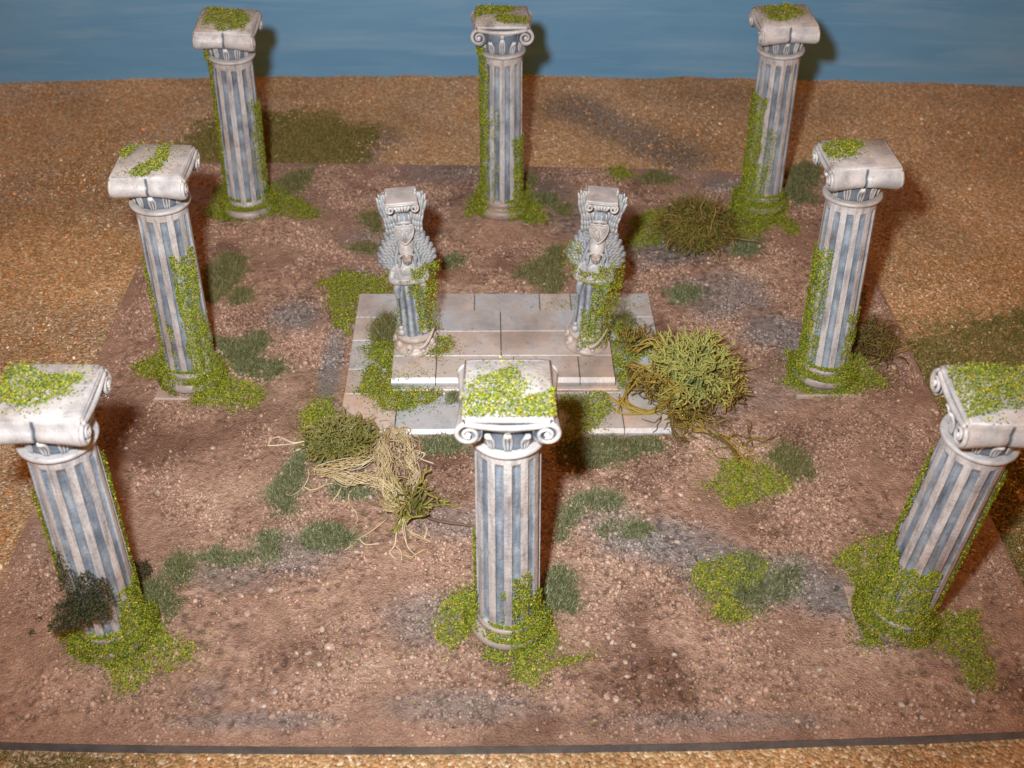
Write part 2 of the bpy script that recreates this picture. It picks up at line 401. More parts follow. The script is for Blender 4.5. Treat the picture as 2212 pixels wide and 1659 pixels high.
Y = yf(X) + T * (yb(X) - yf(X))
X = X + .012 * sst(.62, 1, T) * (1 - U) * sst(.5, 1., T)
Z = gz(X, Y)
dry = sst(.0, .0007, Z - .25 * (np.roll(Z, 3, 0) + np.roll(Z, -3, 0) + np.roll(Z, 3, 1) + np.roll(Z, -3, 1)))[..., None]
cc = ecol(X, Y); cc = cc + (np.minimum(cc * 1.6, .62) - cc) * dry * .55
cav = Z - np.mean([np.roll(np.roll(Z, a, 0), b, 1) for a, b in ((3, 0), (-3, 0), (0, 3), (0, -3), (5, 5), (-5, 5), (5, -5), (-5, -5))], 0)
cc = cc * (1 - .5 * sst(.00005, -.0005, cav))[..., None]  # occlusion shade of the crevices painted into the earth colour
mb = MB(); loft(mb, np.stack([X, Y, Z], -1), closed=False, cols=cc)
mb.build('earth_surface', EARTH, base_root)
idx = np.concatenate([np.arange(N), np.arange(N, N * N, N)[:-1] + N - 1, np.arange(N * N - 1, N * N - N - 1, -1), np.arange(N * N - N, 0, -N)[1:]])
rim = np.stack([X, Y, Z], -1).reshape(-1, 3)[idx]
mb = MB()
lo = rim.copy(); lo[:, 2] = MZ - .001
loft(mb, np.stack([lo, rim - [0, 0, .0002]], 0)[:, ::1], cap=False, cols=np.tile([.15, .155, .17], (2 * len(rim), 1)))
mb.build('board_edge', EDGE, base_root, smooth=False)

# grit on the earth
def on_board(n):
    X = R.uniform([XL, -.275], [XR, .30], (n, 2)); return X[emask(X[:, 0], X[:, 1]) > .002]
P = on_board(115000)
w = .06 + .94 * sst(.42, .62, fbm(P[:, 0], P[:, 1], .03, 101)); P = P[R.uniform(size=len(P)) < w]
sz = np.clip(R.lognormal(math.log(.00058), .46, len(P)), .00025, .0019)
c = ecol(P[:, 0], P[:, 1]); c = c * R.uniform(.75, 1.25, (len(c), 1)); lt = R.uniform(size=len(c)) < .4
c[lt] = c[lt] + (np.array([.60, .44, .33]) - c[lt]) * R.uniform(.0, .5, (lt.sum(), 1))
mb = MB(); grains(mb, np.column_stack([P, gz(P[:, 0], P[:, 1]) + sz * .2]), sz, np.clip(c, .02, .8))
tag(mb.build('gravel', GRIT), kind='stuff', label='fine reddish gravel strewn over the earth board')
# chips on the mat
P = R.uniform([-.56, -.33], [.56, .478], (90000, 2))
P = P[(emask(P[:, 0], P[:, 1]) < -.001) & (P[:, 1] < wall_y(P[:, 0]) - .001)]
sz = np.clip(R.lognormal(math.log(.00055), .42, len(P)), .0003, .0022); bigc = R.uniform(size=len(P)) < .05 * sst(.45, .7, fbm(P[:, 0], P[:, 1], .06, 171)); sz[bigc] = R.uniform(.0012, .0024, bigc.sum())
c = pal(len(P), ((4, (.40, .235, .11)), (3, (.50, .335, .18)), (2, (.60, .46, .30)), (2, (.28, .16, .07)), (1.8, (.56, .26, .09)), (1.3, (.32, .27, .10)), (.6, (.68, .58, .44))))
c = c * np.array([1.16, 1.19, 1.24]) * (.70 + .5 * sst(.35, .6, fbm(P[:, 0], P[:, 1], .045, 173)))[:, None]; c[bigc] = np.array([.50, .24, .085]) * R.uniform(.7, 1.2, (bigc.sum(), 1))
mb = MB(); grains(mb, np.column_stack([P, MZ + .0003 + .0016 * (fbm(P[:, 0], P[:, 1], .05, 3) - .5) + R.uniform(0, .0005, len(P))]), sz, c, (.25, .6))
tag(mb.build('gravel', GRIT), kind='stuff', label='tan and orange cork chips scattered over the brown mat')

# ------------------------------------------------------------------ stone platform
S_LT = np.array([.46, .435, .425]); S_TAN = np.array([.53, .44, .38]); S_BL = np.array([.40, .455, .51]); S_GR = np.array([.17, .205, .25]); S_WH = np.array([.66, .645, .63]); S_DU = np.array([.40, .30, .245])
plat = empty('stone_platform', (0, .018, 0))
tag(plat, 'two-tier pale marble platform of jointed slabs between the columns', 'platform')
def slab_tier(name, poly_rows, z0, z1, bev, parent):
    mb = MB(); g = .00024
    for (x0, x1, y0, y1, tone) in poly_rows:
        c = S_LT * .5 + (S_TAN if tone < .5 else S_BL) * .5
        c = c * R.uniform(.92, 1.06)
        box(mb, x0 + g, x1 - g, y0 - .018 + g, y1 - .018 - g, z0, z1 + R.uniform(-.00015, .00015), .0004, c)
    return mb, g
LZ, UZ = .0045, .0118
lx0, lx1, ly0, ly1 = -.104, .1025, -.0555, .0905
ux0, ux1, uy0, uy1 = -.0745, .0685, -.0165, .060
rows = []
xs = [lx0, -.07, -.024, .031, .071, lx1]
for i in range(5):
    if i == 0: continue
    rows.append((xs[i], xs[i + 1], ly0, -.021, i % 2))
xs = [lx0, -.062, -.022, .024, .046, lx1]
for i in range(5): rows.append((xs[i], xs[i + 1], .0615, ly1, (i + 1) % 2))
ys = [-.021, .004, .035, .0615]
for i in range(3):
    rows.append((lx0, -.05, ys[i], ys[i + 1], 1 if i == 1 else 0)); rows.append((.05, lx1, ys[i], ys[i + 1], 1))
rows.append((-.05, .05, -.021, .0615, 0))
mb, g = slab_tier('lower_step', rows, -.002, LZ, .0008, plat)
# broken left front corner slab
pc = np.array([(lx0 + g, -.034), (lx0 + .022, ly0 + g), (-.07 - g, ly0 + g), (-.07 - g, -.021 - g), (lx0 + g, -.021 - g)]) - [0, .018]
V = [(x, y, -.002) for x, y in pc] + [(x, y, LZ) for x, y in pc]
mb.add(V, [(0, 1, 6, 5), (1, 2, 7, 6), (2, 3, 8, 7), (3, 4, 9, 8), (4, 0, 5, 9), (5, 6, 7, 8, 9)], S_TAN)
# dark core below the joints and a bright worn nosing along the front edge
box(mb, lx0 + .024, lx1 - .001, ly0 - .018 + .001, ly1 - .018 - .001, -.002, LZ - .0012, 0, (.05, .045, .04))
def nosing(mb, x0, x1, y, z, s=.0016, cuts=()):
    e = [x0] + list(cuts) + [x1]
    for a, b in zip(e[:-1], e[1:]):
        V = [(a + g, y, z), (b - g, y, z), (b - g, y - s, z - s * 1.1), (a + g, y - s, z - s * 1.1), (a + g, y - s, z - s * 2.6), (b - g, y - s, z - s * 2.6), (a + g, y + .0003, z - s * 2.6), (b - g, y + .0003, z - s * 2.6)]
        mb.add(V, [(3, 2, 1, 0), (4, 5, 2, 3), (0, 6, 4, 3), (1, 2, 5, 7)], np.array([S_WH * .84, S_WH * .84, S_WH * .8, S_WH * .8, S_BL * .6, S_BL * .6, S_BL * .6, S_BL * .6]))
nosing(mb, -.079, lx1, ly0 - .018 + .0003, LZ - .0001, .0019, (-.024, .071))
mb.build('lower_step', MARBLE, plat, smooth=False)
rows = []
for (y0, y1), cuts, tones in (((-.0145, .0085), (ux0, -.046, 0.004, .046, ux1), (0, 0, 0, 0)), ((.0085, .0355), (ux0, -.004, ux1), (0, 0)), ((.0355, uy1), (ux0, -.004, ux1), (1, 1))):
    for i in range(len(cuts) - 1): rows.append((cuts[i], cuts[i + 1], y0, y1, tones[i]))
mb, g = slab_tier('upper_step', rows, LZ + .0002, UZ, .0012, plat)
box(mb, ux0 + .001, ux1 - .001, -.0135 - .018, uy1 - .018 - .001, LZ + .0003, UZ - .0012, 0, (.05, .045, .04))
nosing(mb, ux0, ux1, -.0145 - .018 + .0003, UZ - .0001, .0022, (-.046, .046))
box(mb, ux0 - .001, ux1 + .002, -.0195 - .018, -.0150 - .018, LZ + .0002, LZ + .0018, .0005, S_TAN * 1.05)
mb.build('upper_step', MARBLE, plat, smooth=False)

# ------------------------------------------------------------------ columns
H = .1605
def col_meshes():
    out = {}
    mb = MB(); box(mb, -.0210, .0210, -.0210, .0210, -.003, .0036, .0009, S_DU)
    out['plinth'] = mb.mesh('plinth', STONE, False)
    mb = MB()
    a = np.linspace(-1.35, 1.45, 12)
    prof = [(.015, .0050)] + [(.0168 + .0032 * math.cos(t), .0090 + .0038 * math.sin(t)) for t in a] + [(.0165, .0133), (.0160, .0148), (.0165, .0156), (.0165, .0168), (.0160, .0175), (.0150, .0184)]
    lathe(mb, prof, 56, S_LT * .3 + S_DU * .6); out['base_moulding'] = mb.mesh('base_moulding', STONE)
    # fluted shaft, twelve flat channels
    mb = MB(); nf = 12; ang = []; dep = []
    for k in range(nf):
        a0 = 2 * math.pi * (k + .5) / nf
        for f, d in ((-.5, 0), (-.29, 0), (-.262, .05), (-.250, 1), (-.19, 1.2), (0, 1.35), (.19, 1.2), (.250, 1), (.262, .05), (.29, 0)):
            ang.append(a0 + (f) * 2 * math.pi / nf); dep.append(d)
    ang = np.array(ang); dep = np.array(dep); zs = np.concatenate([[.0178, .0185, .0205], np.linspace(.024, .126, 34), [.1275, .129, .1345]])
    rings = []; cols = []
    for z in zs:
        t = (z - .0178) / .117; r = .0157 - .0010 * t
        k = sst(.0183, .021, z) * sst(.129, .1265, z)
        rr = r - .00125 * dep * k
        rings.append(np.stack([rr * np.cos(ang), rr * np.sin(ang), np.full(len(ang), z)], 1))
        w = np.clip(dep, 0, 1)[:, None] * k
        blot = fbm(np.cos(ang) * .02 + 3, np.full(len(ang), z) * .5 + ang * .004, .004, 7, 3)[:, None]
        edge_ = ((dep > .5) & (dep < 1.25))[:, None] * .45
        mixb = np.clip(sst(.3, .7, blot) * (1 - edge_), 0, 1)
        cols.append(S_LT * 1.16 * (1 - w) + (S_GR * 1.12 * (1 - mixb) + S_BL * .92 * mixb) * w)
    loft(mb, np.array(rings), cols=np.array(cols)); out['shaft'] = mb.mesh('shaft', STONE_S, False)
    mb = MB(); a = np.linspace(-1.7, 1.7, 11)
    lathe(mb, [(.0140, .1338)] + [(.0160 + .0013 * math.cos(t), .1354 + .0013 * math.sin(t)) for t in a] + [(.0138, .1370)], 56, S_LT)
    out['neck_ring'] = mb.mesh('neck_ring', STONE)
    # bell with upright leaves
    mb = MB(); lathe(mb, [(.0138, .1362), (.0139, .1390), (.0142, .1440), (.0148, .1490), (.0156, .1530)], 56, S_GR * .95)
    out['bell'] = mb.mesh('bell', STONE)
    mb = MB()
    for k in range(12):
        a = 2 * math.pi * (k + .5) / 12 + math.pi / 12; big = k % 3 == 1 or True
        L = .0125 if k % 2 == 0 else .0098; wd = .0030
        t = np.linspace(0, 1, 7); r0 = .0142 + .0010 * t ** 1.5 + np.array([0, 0, .0001, .0003, .0007, .0014, .0019]); z = .1366 + L * t
        ww = wd * np.array([.55, .75, .95, 1, .95, .7, .2])
        for s in (-1, 0, 1):
            P = np.stack([r0 * math.cos(a) - s * ww * .55 * math.sin(a), r0 * math.sin(a) + s * ww * .55 * math.cos(a), z], 1)
            tube(mb, P, [.0004, .0006, .0007, .0008, .0009] if s else [.0005, .0006, .0006, .0011, .0015], 6, S_BL * .95 if s == 0 else S_LT * .95, c2=S_WH * .95)
    out['leaf'] = mb.mesh('leaf', STONE)
    # abacus with its scroll bolsters
    mb = MB(); secs = []; cols = []
    ts = np.array([-1, -1, -.97, -.9, -.75, -.5, -.25, -.06, -.02, .02, .06, .25, .5, .75, .9, .97, 1, 1])
    for i, t in enumerate(ts):
        rr = .0060 - .0016 * (1 - abs(t) ** 1.6)
        if abs(t) < .03: rr -= .0006
        inset = .0016 if i in (0, len(ts) - 1) else 0
        cx, czv = .0163, .1517; y = t * .0196
        if abs(t) > .96: rr -= .0003
        pts = []
        for x in np.linspace(-.0178, .0178, 9): pts.append((x, H - (.0004 if abs(x) > .017 else 0) - (.0003 if abs(t) > .95 else 0)))
        pts.append((.0188, H - .0012)); pts.append((.0190, H - .0028))
        for a in np.linspace(math.radians(48), math.radians(-205), 20): pts.append((cx + rr * math.cos(a), czv + rr * math.sin(a)))
        for x in np.linspace(.0088, -.0088, 7): pts.append((x, .1528 + .0012 * (x / .0088) ** 2 - 0.0003))
        for a in np.linspace(math.radians(25), math.radians(-228), 20): pts.append((-cx + rr * math.cos(a), czv + rr * math.sin(a)))
        pts.append((-.0190, H - .0028)); pts.append((-.0188, H - .0012))
        q = np.array([(x, y - np.sign(t) * inset, z) for x, z in pts]); 
        if inset: q[:, 0] *= .97; q[:, 2] = .154 + (q[:, 2] - .154) * .93
        secs.append(q)
        col = S_LT * 1.08 if abs(t) > .03 else S_GR * .6
        cl = np.tile(col, (len(q), 1)); 
        if abs(t) < .03: cl[:9] = S_LT * .85
        if inset: cl[:] = S_GR * .6
        cols.append(cl)
    secs = np.array(secs)[:, ::-1]; cols = np.array(cols)[:, ::-1]
    loft(mb, secs, cols=cols)
    box(mb, -.0187, .0187, -.0187, .0187, H - .0022, H + .0004, .0011, S_LT * 1.08)
    out['abacus'] = mb.mesh('abacus', STONE, True)
    mb = MB()
    for sy in (-1, 1):
        yv = sy * .0194
        for sx in (-1, 1):
            th = np.linspace(0, 1, 44); a = math.radians(75) - th * math.radians(560); rr = .0054 * (1 - th * .80)
            P = np.stack([sx * (.0163 + rr * np.cos(a)), np.full(44, yv) + sy * .0012 * th, .1517 + rr * np.sin(a)], 1)
            tube(mb, P, [.0013, .0011, .0009, .0008, .0008, .0009], 8, S_LT * 1.1)
            ellipsoid(mb, (sx * .0163, yv + sy * .0008, .1517), (.0013, .0011, .0013), S_WH, base=ICO2)
        x = np.linspace(-.0175, .0175, 24)
        tube(mb, np.stack([x, np.full(24, yv), .1548 + .0023 * (x / .0175) ** 2], 1), .0015, 8, S_LT * 1.1)
        tube(mb, np.stack([x, np.full(24, yv - sy * .0006), np.full(24, .1585)], 1), .0013, 8, S_LT * 1.1)
        ellipsoid(mb, (0, yv - sy * .0022, .1515), (.0017, .0016, .0024), S_LT * 1.05)
    out['volute'] = mb.mesh('volute', STONE)
    return out
CM = col_meshes()
k2 = 2212 / 3648
COLS = {  # base and top spots on the print, turned a quarter or not, label
 'BL': ((887, 742), (808, 68), 1, 'leaning far left ruined column with moss on its cap and green strips down both edges'),
 'BM': ((1788, 746), (1788, 54), 0, 'far middle ruined column, scroll face forward, ivy down its whole left side'),
 'BR': ((2706, 728), (2798, 54), 1, 'far right ruined column with thick ivy on its left half beside the dark tangled bush'),
 'ML': ((688, 1340), (544, 570), 1, 'mid left ruined column with two moss strips on its cap and a broad ivy band'),
 'MR': ((2927, 1330), (3062, 544), 1, 'mid right ruined column with half bare cap and ivy up its left edge'),
 'FL': ((408, 2248), (157, 1392), 1, 'near left ruined column cut by the picture edge, dark foliage climbing its foot'),
 'FM': ((1811, 2216), (1809, 1380), 0, 'near middle ruined column, scroll face forward, in front of the platform'),
 'FR': ((3185, 2196), (3565, 1402), 1, 'near right ruined column with mossy cap cut by the picture edge'),
}
FR = {}
proto = None
for key, (b, t, turn, label) in COLS.items():
    pb = at(b[0] * k2, b[1] * k2, .005); pt = at(t[0] * k2, t[1] * k2, H)
    ax = pt - pb; ax /= np.linalg.norm(ax)
    if proto is None:
        proto = o = empty('column')
        for n in ('plinth', 'base_moulding', 'shaft', 'neck_ring', 'bell', 'abacus'):
            q = bpy.data.objects.new(n, CM[n]); COL.objects.link(q); q.parent = o
            if n == 'bell': q2 = bpy.data.objects.new('leaf', CM['leaf']); COL.objects.link(q2); q2.parent = q
            if n == 'abacus': q2 = bpy.data.objects.new('volute', CM['volute']); COL.objects.link(q2); q2.parent = q
    else: o = copy_tree(proto)
    rot = Vector((0, 0, 1)).rotation_difference(Vector(ax)).to_matrix() @ Matrix.Rotation(math.pi / 2 * turn + random.uniform(-.03, .03), 3, 'Z')
    o.rotation_euler = rot.to_euler(); o.location = (pb[0] - ax[0] * .005, pb[1] - ax[1] * .005, 0)
    tag(o, label, 'column', 'ruined columns standing around the board')
    FR[key] = (o, np.array(rot), np.array(o.location))

# ------------------------------------------------------------------ moss
MP = ((4, (.19, .235, .020)), (4, (.29, .29, .020)), (3.2, (.115, .18, .020)), (1.6, (.42, .35, .03)), (1.4, (.06, .10, .018)), (.6, (.30, .19, .02)))
MPO = ((4, (.22, .22, .018)), (4, (.28, .25, .018)), (3, (.15, .15, .018)), (1.2, (.36, .27, .02)), (1, (.09, .10, .02)))
def moss_pts(mb, P, N=None, table=MP, lift=.0018, size=1.0):
    n = len(P)
    if N is None: N = np.tile([0, 0, 1.0], (n, 1))
    P = P + N * R.uniform(.0001, lift, n)[:, None]
    flakes(mb, P, R.uniform(.0008, .0017, n) * size, R.uniform(.00045, .0009, n) * size, pal(n, table, .2), N)
def to_local(key, P): o, r, l = FR[key]; return (P - l) @ r
def wp(poly, z=0.0): return np.array([at(u, v, z)[:2] for u, v in poly])
def ground_moss(poly, label, group=None, z=None, dens=4.6, table=MP, rag=.005, lift=.0024):
    polys = poly if isinstance(poly[0][0], (tuple, list)) else [poly]
    mb = MB(); zz = 0.001 if z is None else z; cs = []
    for pl in polys:
        w_ = wp(pl, zz); X = scatter(w_, dens, rag=rag, seed=int(R.integers(999)))
        if z is None:
            best = X.copy(); hb = gz(X[:, 0], X[:, 1]); found = np.zeros(len(X), bool)
            for zl in np.arange(.0195, -.0005, -.0006):
                Q = X + (CAM[:2] - X) * ((zl - zz) / (CAM[2] - zz)); t_ = top_z(Q); hit = (~found) & (zl <= t_)
                best[hit] = Q[hit]; hb[hit] = t_[hit]; found |= hit
            X, h = best, hb
        else: h = np.full(len(X), z)
        cs.append((X, h))
    X = np.concatenate([c[0] for c in cs]); h = np.concatenate([c[1] for c in cs])
    ctr = np.array([X[:, 0].mean(), X[:, 1].mean(), h.min()])
    moss_pts(mb, np.column_stack([X, h]) - ctr, table=table, lift=lift)
    o = mb.build('moss_patch', MOSS); o.location = ctr
    tag(o, label, 'moss', group or 'bright green moss patches on the ground'); return o

def top_z(X):
    h = gz(X[:, 0], X[:, 1])
    for k in FR:
        L = to_local(k, np.column_stack([X, np.zeros(len(X))])); q = np.maximum(abs(L[:, 0]), abs(L[:, 1])); rr = np.hypot(L[:, 0], L[:, 1])
        h = np.where(q < .022, np.maximum(h, .0041), h); h = np.where(rr < .0205, np.maximum(h, .0128 - .25 * np.abs(rr - .0172)), h); h = np.where(rr < .0165, .0178, h)
        h = h + .0015 * sst(.030, .023, rr)
    return h
GM = [
 ([[(440, 470), (470, 412), (500, 392), (518, 425), (600, 448), (560, 478), (480, 482)], [(560, 372), (590, 398), (635, 425), (698, 463), (665, 476), (600, 466), (570, 440)]], 'moss spread around the foot of the far left column'),
 ([[(1040, 385), (1070, 400), (1066, 425), (1050, 445), (1010, 475), (1000, 466)], [(1095, 425), (1135, 395), (1152, 430), (1192, 480), (1150, 488), (1108, 462)]], 'moss spread around the foot of the far middle column'),
 ([(1590, 410), (1685, 405), (1700, 470), (1735, 492), (1715, 512), (1670, 490), (1625, 518), (1590, 515), (1555, 480)], 'moss spread around the foot of the far right column'),
 ([(1345, 525), (1370, 470), (1440, 450), (1452, 485), (1420, 530), (1380, 545)], 'moss patch against the left side of the dark tangled bush'),
 ([[(290, 795), (345, 762), (400, 772), (400, 815), (330, 822), (300, 820)], [(395, 800), (470, 765), (500, 810), (562, 845), (578, 862), (550, 882), (480, 886), (420, 872)]], 'moss spread around the foot of the mid left column'),
 ([(1695, 830), (1700, 762), (1760, 785), (1850, 760), (1875, 785), (1915, 832), (1870, 850), (1800, 862), (1740, 850)], 'moss spread around the foot of the mid right column'),
 ([[(120, 1375), (200, 1345), (290, 1300), (335, 1350), (418, 1395), (420, 1430), (350, 1450), (300, 1492), (258, 1512), (240, 1440), (150, 1420)]], 'large moss spread in front of the near left column'),
 ([[(930, 1355), (965, 1310), (1000, 1275), (1035, 1280), (1030, 1340), (1005, 1400), (975, 1410)], [(1050, 1425), (1060, 1372), (1090, 1335), (1160, 1310), (1205, 1360), (1215, 1390), (1165, 1432), (1080, 1430)], [(1120, 1410), (1200, 1430), (1270, 1420), (1180, 1450), (1155, 1482), (1095, 1470)]], 'moss spread around the foot of the near middle column'),
 ([[(1795, 1212), (1850, 1170), (1965, 1150), (1995, 1200), (1980, 1330), (1940, 1385), (1868, 1395), (1850, 1270)], [(2000, 1345), (2030, 1335), (2110, 1330), (2142, 1420), (2140, 1475), (2100, 1492), (2060, 1430), (2015, 1400)]], 'thick moss spread around the foot of the near right column'),
 ([(1520, 1050), (1560, 1002), (1620, 988), (1692, 1020), (1702, 1060), (1660, 1080), (1580, 1092)], 'round yellow green moss patch on bare earth beside an olive grass tuft'),
 ([(1493, 1245), (1530, 1212), (1600, 1200), (1660, 1220), (1640, 1265), (1590, 1290), (1620, 1338), (1570, 1347), (1520, 1300)], 'moss patch under blue green grass left of the near right column'),
 ([(1305, 372), (1340, 360), (1372, 385), (1330, 394)], 'small moss fleck patch behind the right statue'),
 ([(650, 905), (672, 862), (722, 862), (738, 900), (700, 955), (655, 940)], 'moss patch on gravel left of the straw root tangle'),
]
for pl, lb in GM: ground_moss(pl, lb)
ground_moss([(700, 612), (738, 590), (830, 598), (850, 640), (778, 658), (768, 690), (752, 728), (718, 700)], 'moss patch outside the back left corner of the platform')
ground_moss([[(790, 760), (830, 738), (868, 752), (905, 772), (880, 792), (850, 830)], [(775, 850), (800, 770), (850, 835), (948, 852), (930, 880), (840, 892)]], 'moss heaped on the platform steps below the left statue', z=LZ, lift=.004, dens=5.5)
ground_moss([(1212, 862), (1300, 848), (1322, 880), (1300, 922), (1225, 965)], 'moss on the front step right of the near middle cap', z=LZ, lift=.0025)
ground_moss([(1320, 690), (1352, 702), (1400, 742), (1402, 770), (1368, 790), (1362, 850), (1328, 842)], 'moss along the right side of the upper step', z=LZ, lift=.004, dens=5.2)
ground_moss([(938, 722), (975, 733), (970, 760), (945, 775), (925, 768)], 'moss clump at the right foot of the left statue', z=UZ, lift=.004)
ground_moss([(1160, 645), (1240, 640), (1400, 640), (1405, 665), (1320, 690), (1180, 662)], 'thin moss flecks on the back right slabs', z=LZ, dens=.35, lift=.001)
ground_moss([(1430, 880), (1500, 900), (1490, 930), (1450, 935)], 'moss under the near side of the yellow green lichen bush')
ground_moss([(840, 800), (925, 800), (930, 812), (850, 818)], 'moss crumbs along the front slabs of the upper step', z=UZ, dens=.7, lift=.001)
# loose flecks over the board
P = on_board(12000); w = sst(.45, .70, fbm(P[:, 0], P[:, 1], .03, 131)) * .8 + .15; P = P[R.uniform(size=len(P)) < w]
ins = (P[:, 0] > lx0) & (P[:, 0] < lx1) & (P[:, 1] > ly0) & (P[:, 1] < ly1)
iu = (P[:, 0] > ux0) & (P[:, 0] < ux1) & (P[:, 1] > uy0) & (P[:, 1] < uy1)
z = np.where(iu, UZ, np.where(ins, LZ, gz(P[:, 0], P[:, 1])))
mb = MB(); moss_pts(mb, np.column_stack([P, z + np.where(ins, .0002, .0006)]), lift=.0006, size=.95); tag(mb.build('moss_flecks', MOSS), kind='stuff', label='loose green moss flecks strewn over the board')

TOPS = {'BL': [(432, 52), (450, 22), (470, 20), (530, 22), (542, 40), (520, 56), (480, 62), (455, 50)], 
 'BM': [[(1025, 22), (1040, 10), (1112, 12), (1108, 24), (1060, 30), (1020, 40)], [(1062, 42), (1085, 28), (1138, 34), (1140, 50), (1090, 52)]],
 'BR': [(1640, 14), (1700, 10), (1745, 28), (1700, 44), (1660, 42)],
 'ML': [[(262, 330), (282, 312), (298, 312), (285, 330), (268, 338)], [(275, 378), (300, 352), (340, 340), (345, 308), (370, 306), (366, 332), (335, 365), (300, 382)]],
 'MR': [(1768, 318), (1790, 298), (1850, 298), (1875, 310), (1845, 322), (1858, 336), (1800, 340)],
 'FL': [(-60, 850), (-20, 790), (60, 785), (100, 810), (180, 800), (150, 845), (100, 868), (40, 880), (-20, 870)],
 'FM': [(1008, 830), (1040, 810), (1105, 792), (1140, 830), (1125, 860), (1175, 850), (1205, 830), (1210, 890), (1120, 905), (1005, 895)],
 'FR': [(2045, 800), (2120, 785), (2280, 790), (2300, 870), (2180, 882), (2110, 905), (2045, 900), (2050, 850)]}
# ivy on shafts: (azimuth seen from the camera, - is left; a0, a1, z0, z1, density)
IVY = {'BL': [(-100, -58, .005, .150, 1.6), (30, 85, .012, .105, .75), (55, 95, .01, .10, 1.3)],
 'BM': [(-100, -36, .01, .146, 1.9), (-30, -8, .02, .10, .45), (28, 85, .012, .072, 1.6)],
 'BR': [(-100, -15, .01, .104, 1.9), (-100, 10, .01, .05, 1.6), (-10, 25, .02, .08, .5)],
 'ML': [(-5, 52, .012, .108, 1.7), (-95, -60, .012, .10, 1.0), (-40, -25, .02, .06, .8), (40, 70, .01, .06, .9)],
 'MR': [(-100, -36, .012, .100, 2.2), (-40, -14, .02, .105, .9), (38, 80, .01, .062, 1.2)],
 'FL': [(-105, -72, .05, .11, 1.0), (72, 110, .04, .12, .7), (8, 95, .012, .046, 1.9), (-60, 10, .01, .02, 1.4)],
 'FM': [(-100, -72, .01, .075, 1.1), (8, 42, .015, .058, 1.7), (-16, -4, .025, .048, 1.2), (42, 88, .012, .04, 1.6)],
 'FR': [(-108, -66, .04, .12, 1.1), (66, 105, .03, .12, 1.1), (-98, 42, .012, .062, 1.9), (10, 80, .01, .035, 1.1)]}
BASEM = {'BL': [(-95, -45), (35, 95)], 'BM': [(-95, -35), (15, 95)], 'BR': [(-95, 80)], 'ML': [(-95, -35), (-5, 95)], 'MR': [(-95, -25), (18, 95)], 'FL': [(-95, -35), (-12, 100)], 'FM': [(2, 100), (-100, -62)], 'FR': [(-105, -8), (32, 100)]}
for key in COLS:
    o, r, l = FR[key]
    pl = TOPS[key]; pl = pl if isinstance(pl[0], list) else [pl]
    mb = MB()
    for q in pl:
        X = scatter(wp(q, H + .001), 4.4, edge=.003, rag=.003, seed=int(R.integers(999)))
        L = to_local(key, np.column_stack([X, np.full(len(X), H)])); L[:, 2] = H + .0004
        L = L[(abs(L[:, 0]) < .0197) & (abs(L[:, 1]) < .0197)]
        moss_pts(mb, L, lift=.0014)
    if mb.n: mb.build('moss', MOSS, o)
    mb = MB(); d = CAM - l; cam_az = math.atan2(d[1], d[0])
    for a0, a1, z0, z1, dn in IVY[key]:
        area = .0155 * math.radians(a1 - a0) * (z1 - z0) * 1e6; n = int(area * dn * 2.8)
        a = R.uniform(a0, a1, n); z = R.uniform(z0, z1, n); sd_ = int(R.integers(999))
        n1 = fbm(a / 3000, z * .5, .005, sd_, 3); edge = np.minimum(np.minimum(a - a0, a1 - a) / 22., (z1 - z) / .018)
        keep = (edge + (n1 - .5) * 1.6 > .05) & (R.uniform(size=n) < .35 + .65 * sst(.3, .5, fbm(a / 2000, z, .006, sd_ + 5, 2)))
        a, z = a[keep], z[keep]; az = cam_az + np.radians(a)
        Nw = np.stack([np.cos(az), np.sin(az), np.full(len(a), .15)], 1); Nl = Nw @ r
        rad = np.where(z < .018, .0190 + R.uniform(-.001, .003, len(z)), .0154); rad = np.where(z > .133, .0172, rad)
        Pl = np.column_stack([Nl[:, :2] / np.linalg.norm(Nl[:, :2], axis=1, keepdims=True) * rad[:, None], z])
        moss_pts(mb, Pl, Nl, lift=.0016, size=.95)
    for a0, a1 in BASEM[key]:
        n = int(math.radians(a1 - a0) * 20 * 12 * 3.0); a = R.uniform(a0, a1, n); t = R.uniform(-1.2, 1.7, n); sd_ = int(R.integers(999))
        k = (np.minimum(a - a0, a1 - a) / 14. + (fbm(a / 2500, t * .002, .005, sd_, 3) - .5) * 2 > .05); a, t = a[k], t[k]; az = cam_az + np.radians(a)
        Nl = np.stack([np.cos(az) * np.cos(t), np.sin(az) * np.cos(t), np.sin(t)], 1) @ r; hz = Nl[:, :2] / np.linalg.norm(Nl[:, :2], axis=1, keepdims=True)
        m2 = R.uniform(size=len(a)) < .35; h2 = hz[m2] * R.uniform(.0160, .0178, (m2.sum(), 1)); moss_pts(mb, np.column_stack([h2, R.uniform(.0135, .0200, m2.sum())]), Nl[m2], lift=.0016)
        moss_pts(mb, np.column_stack([hz * (.0172 + .0036 * np.cos(t))[:, None], .0092 + .004 * np.sin(t)]), Nl, lift=.002)
    mb.build('moss', MOSS, o)

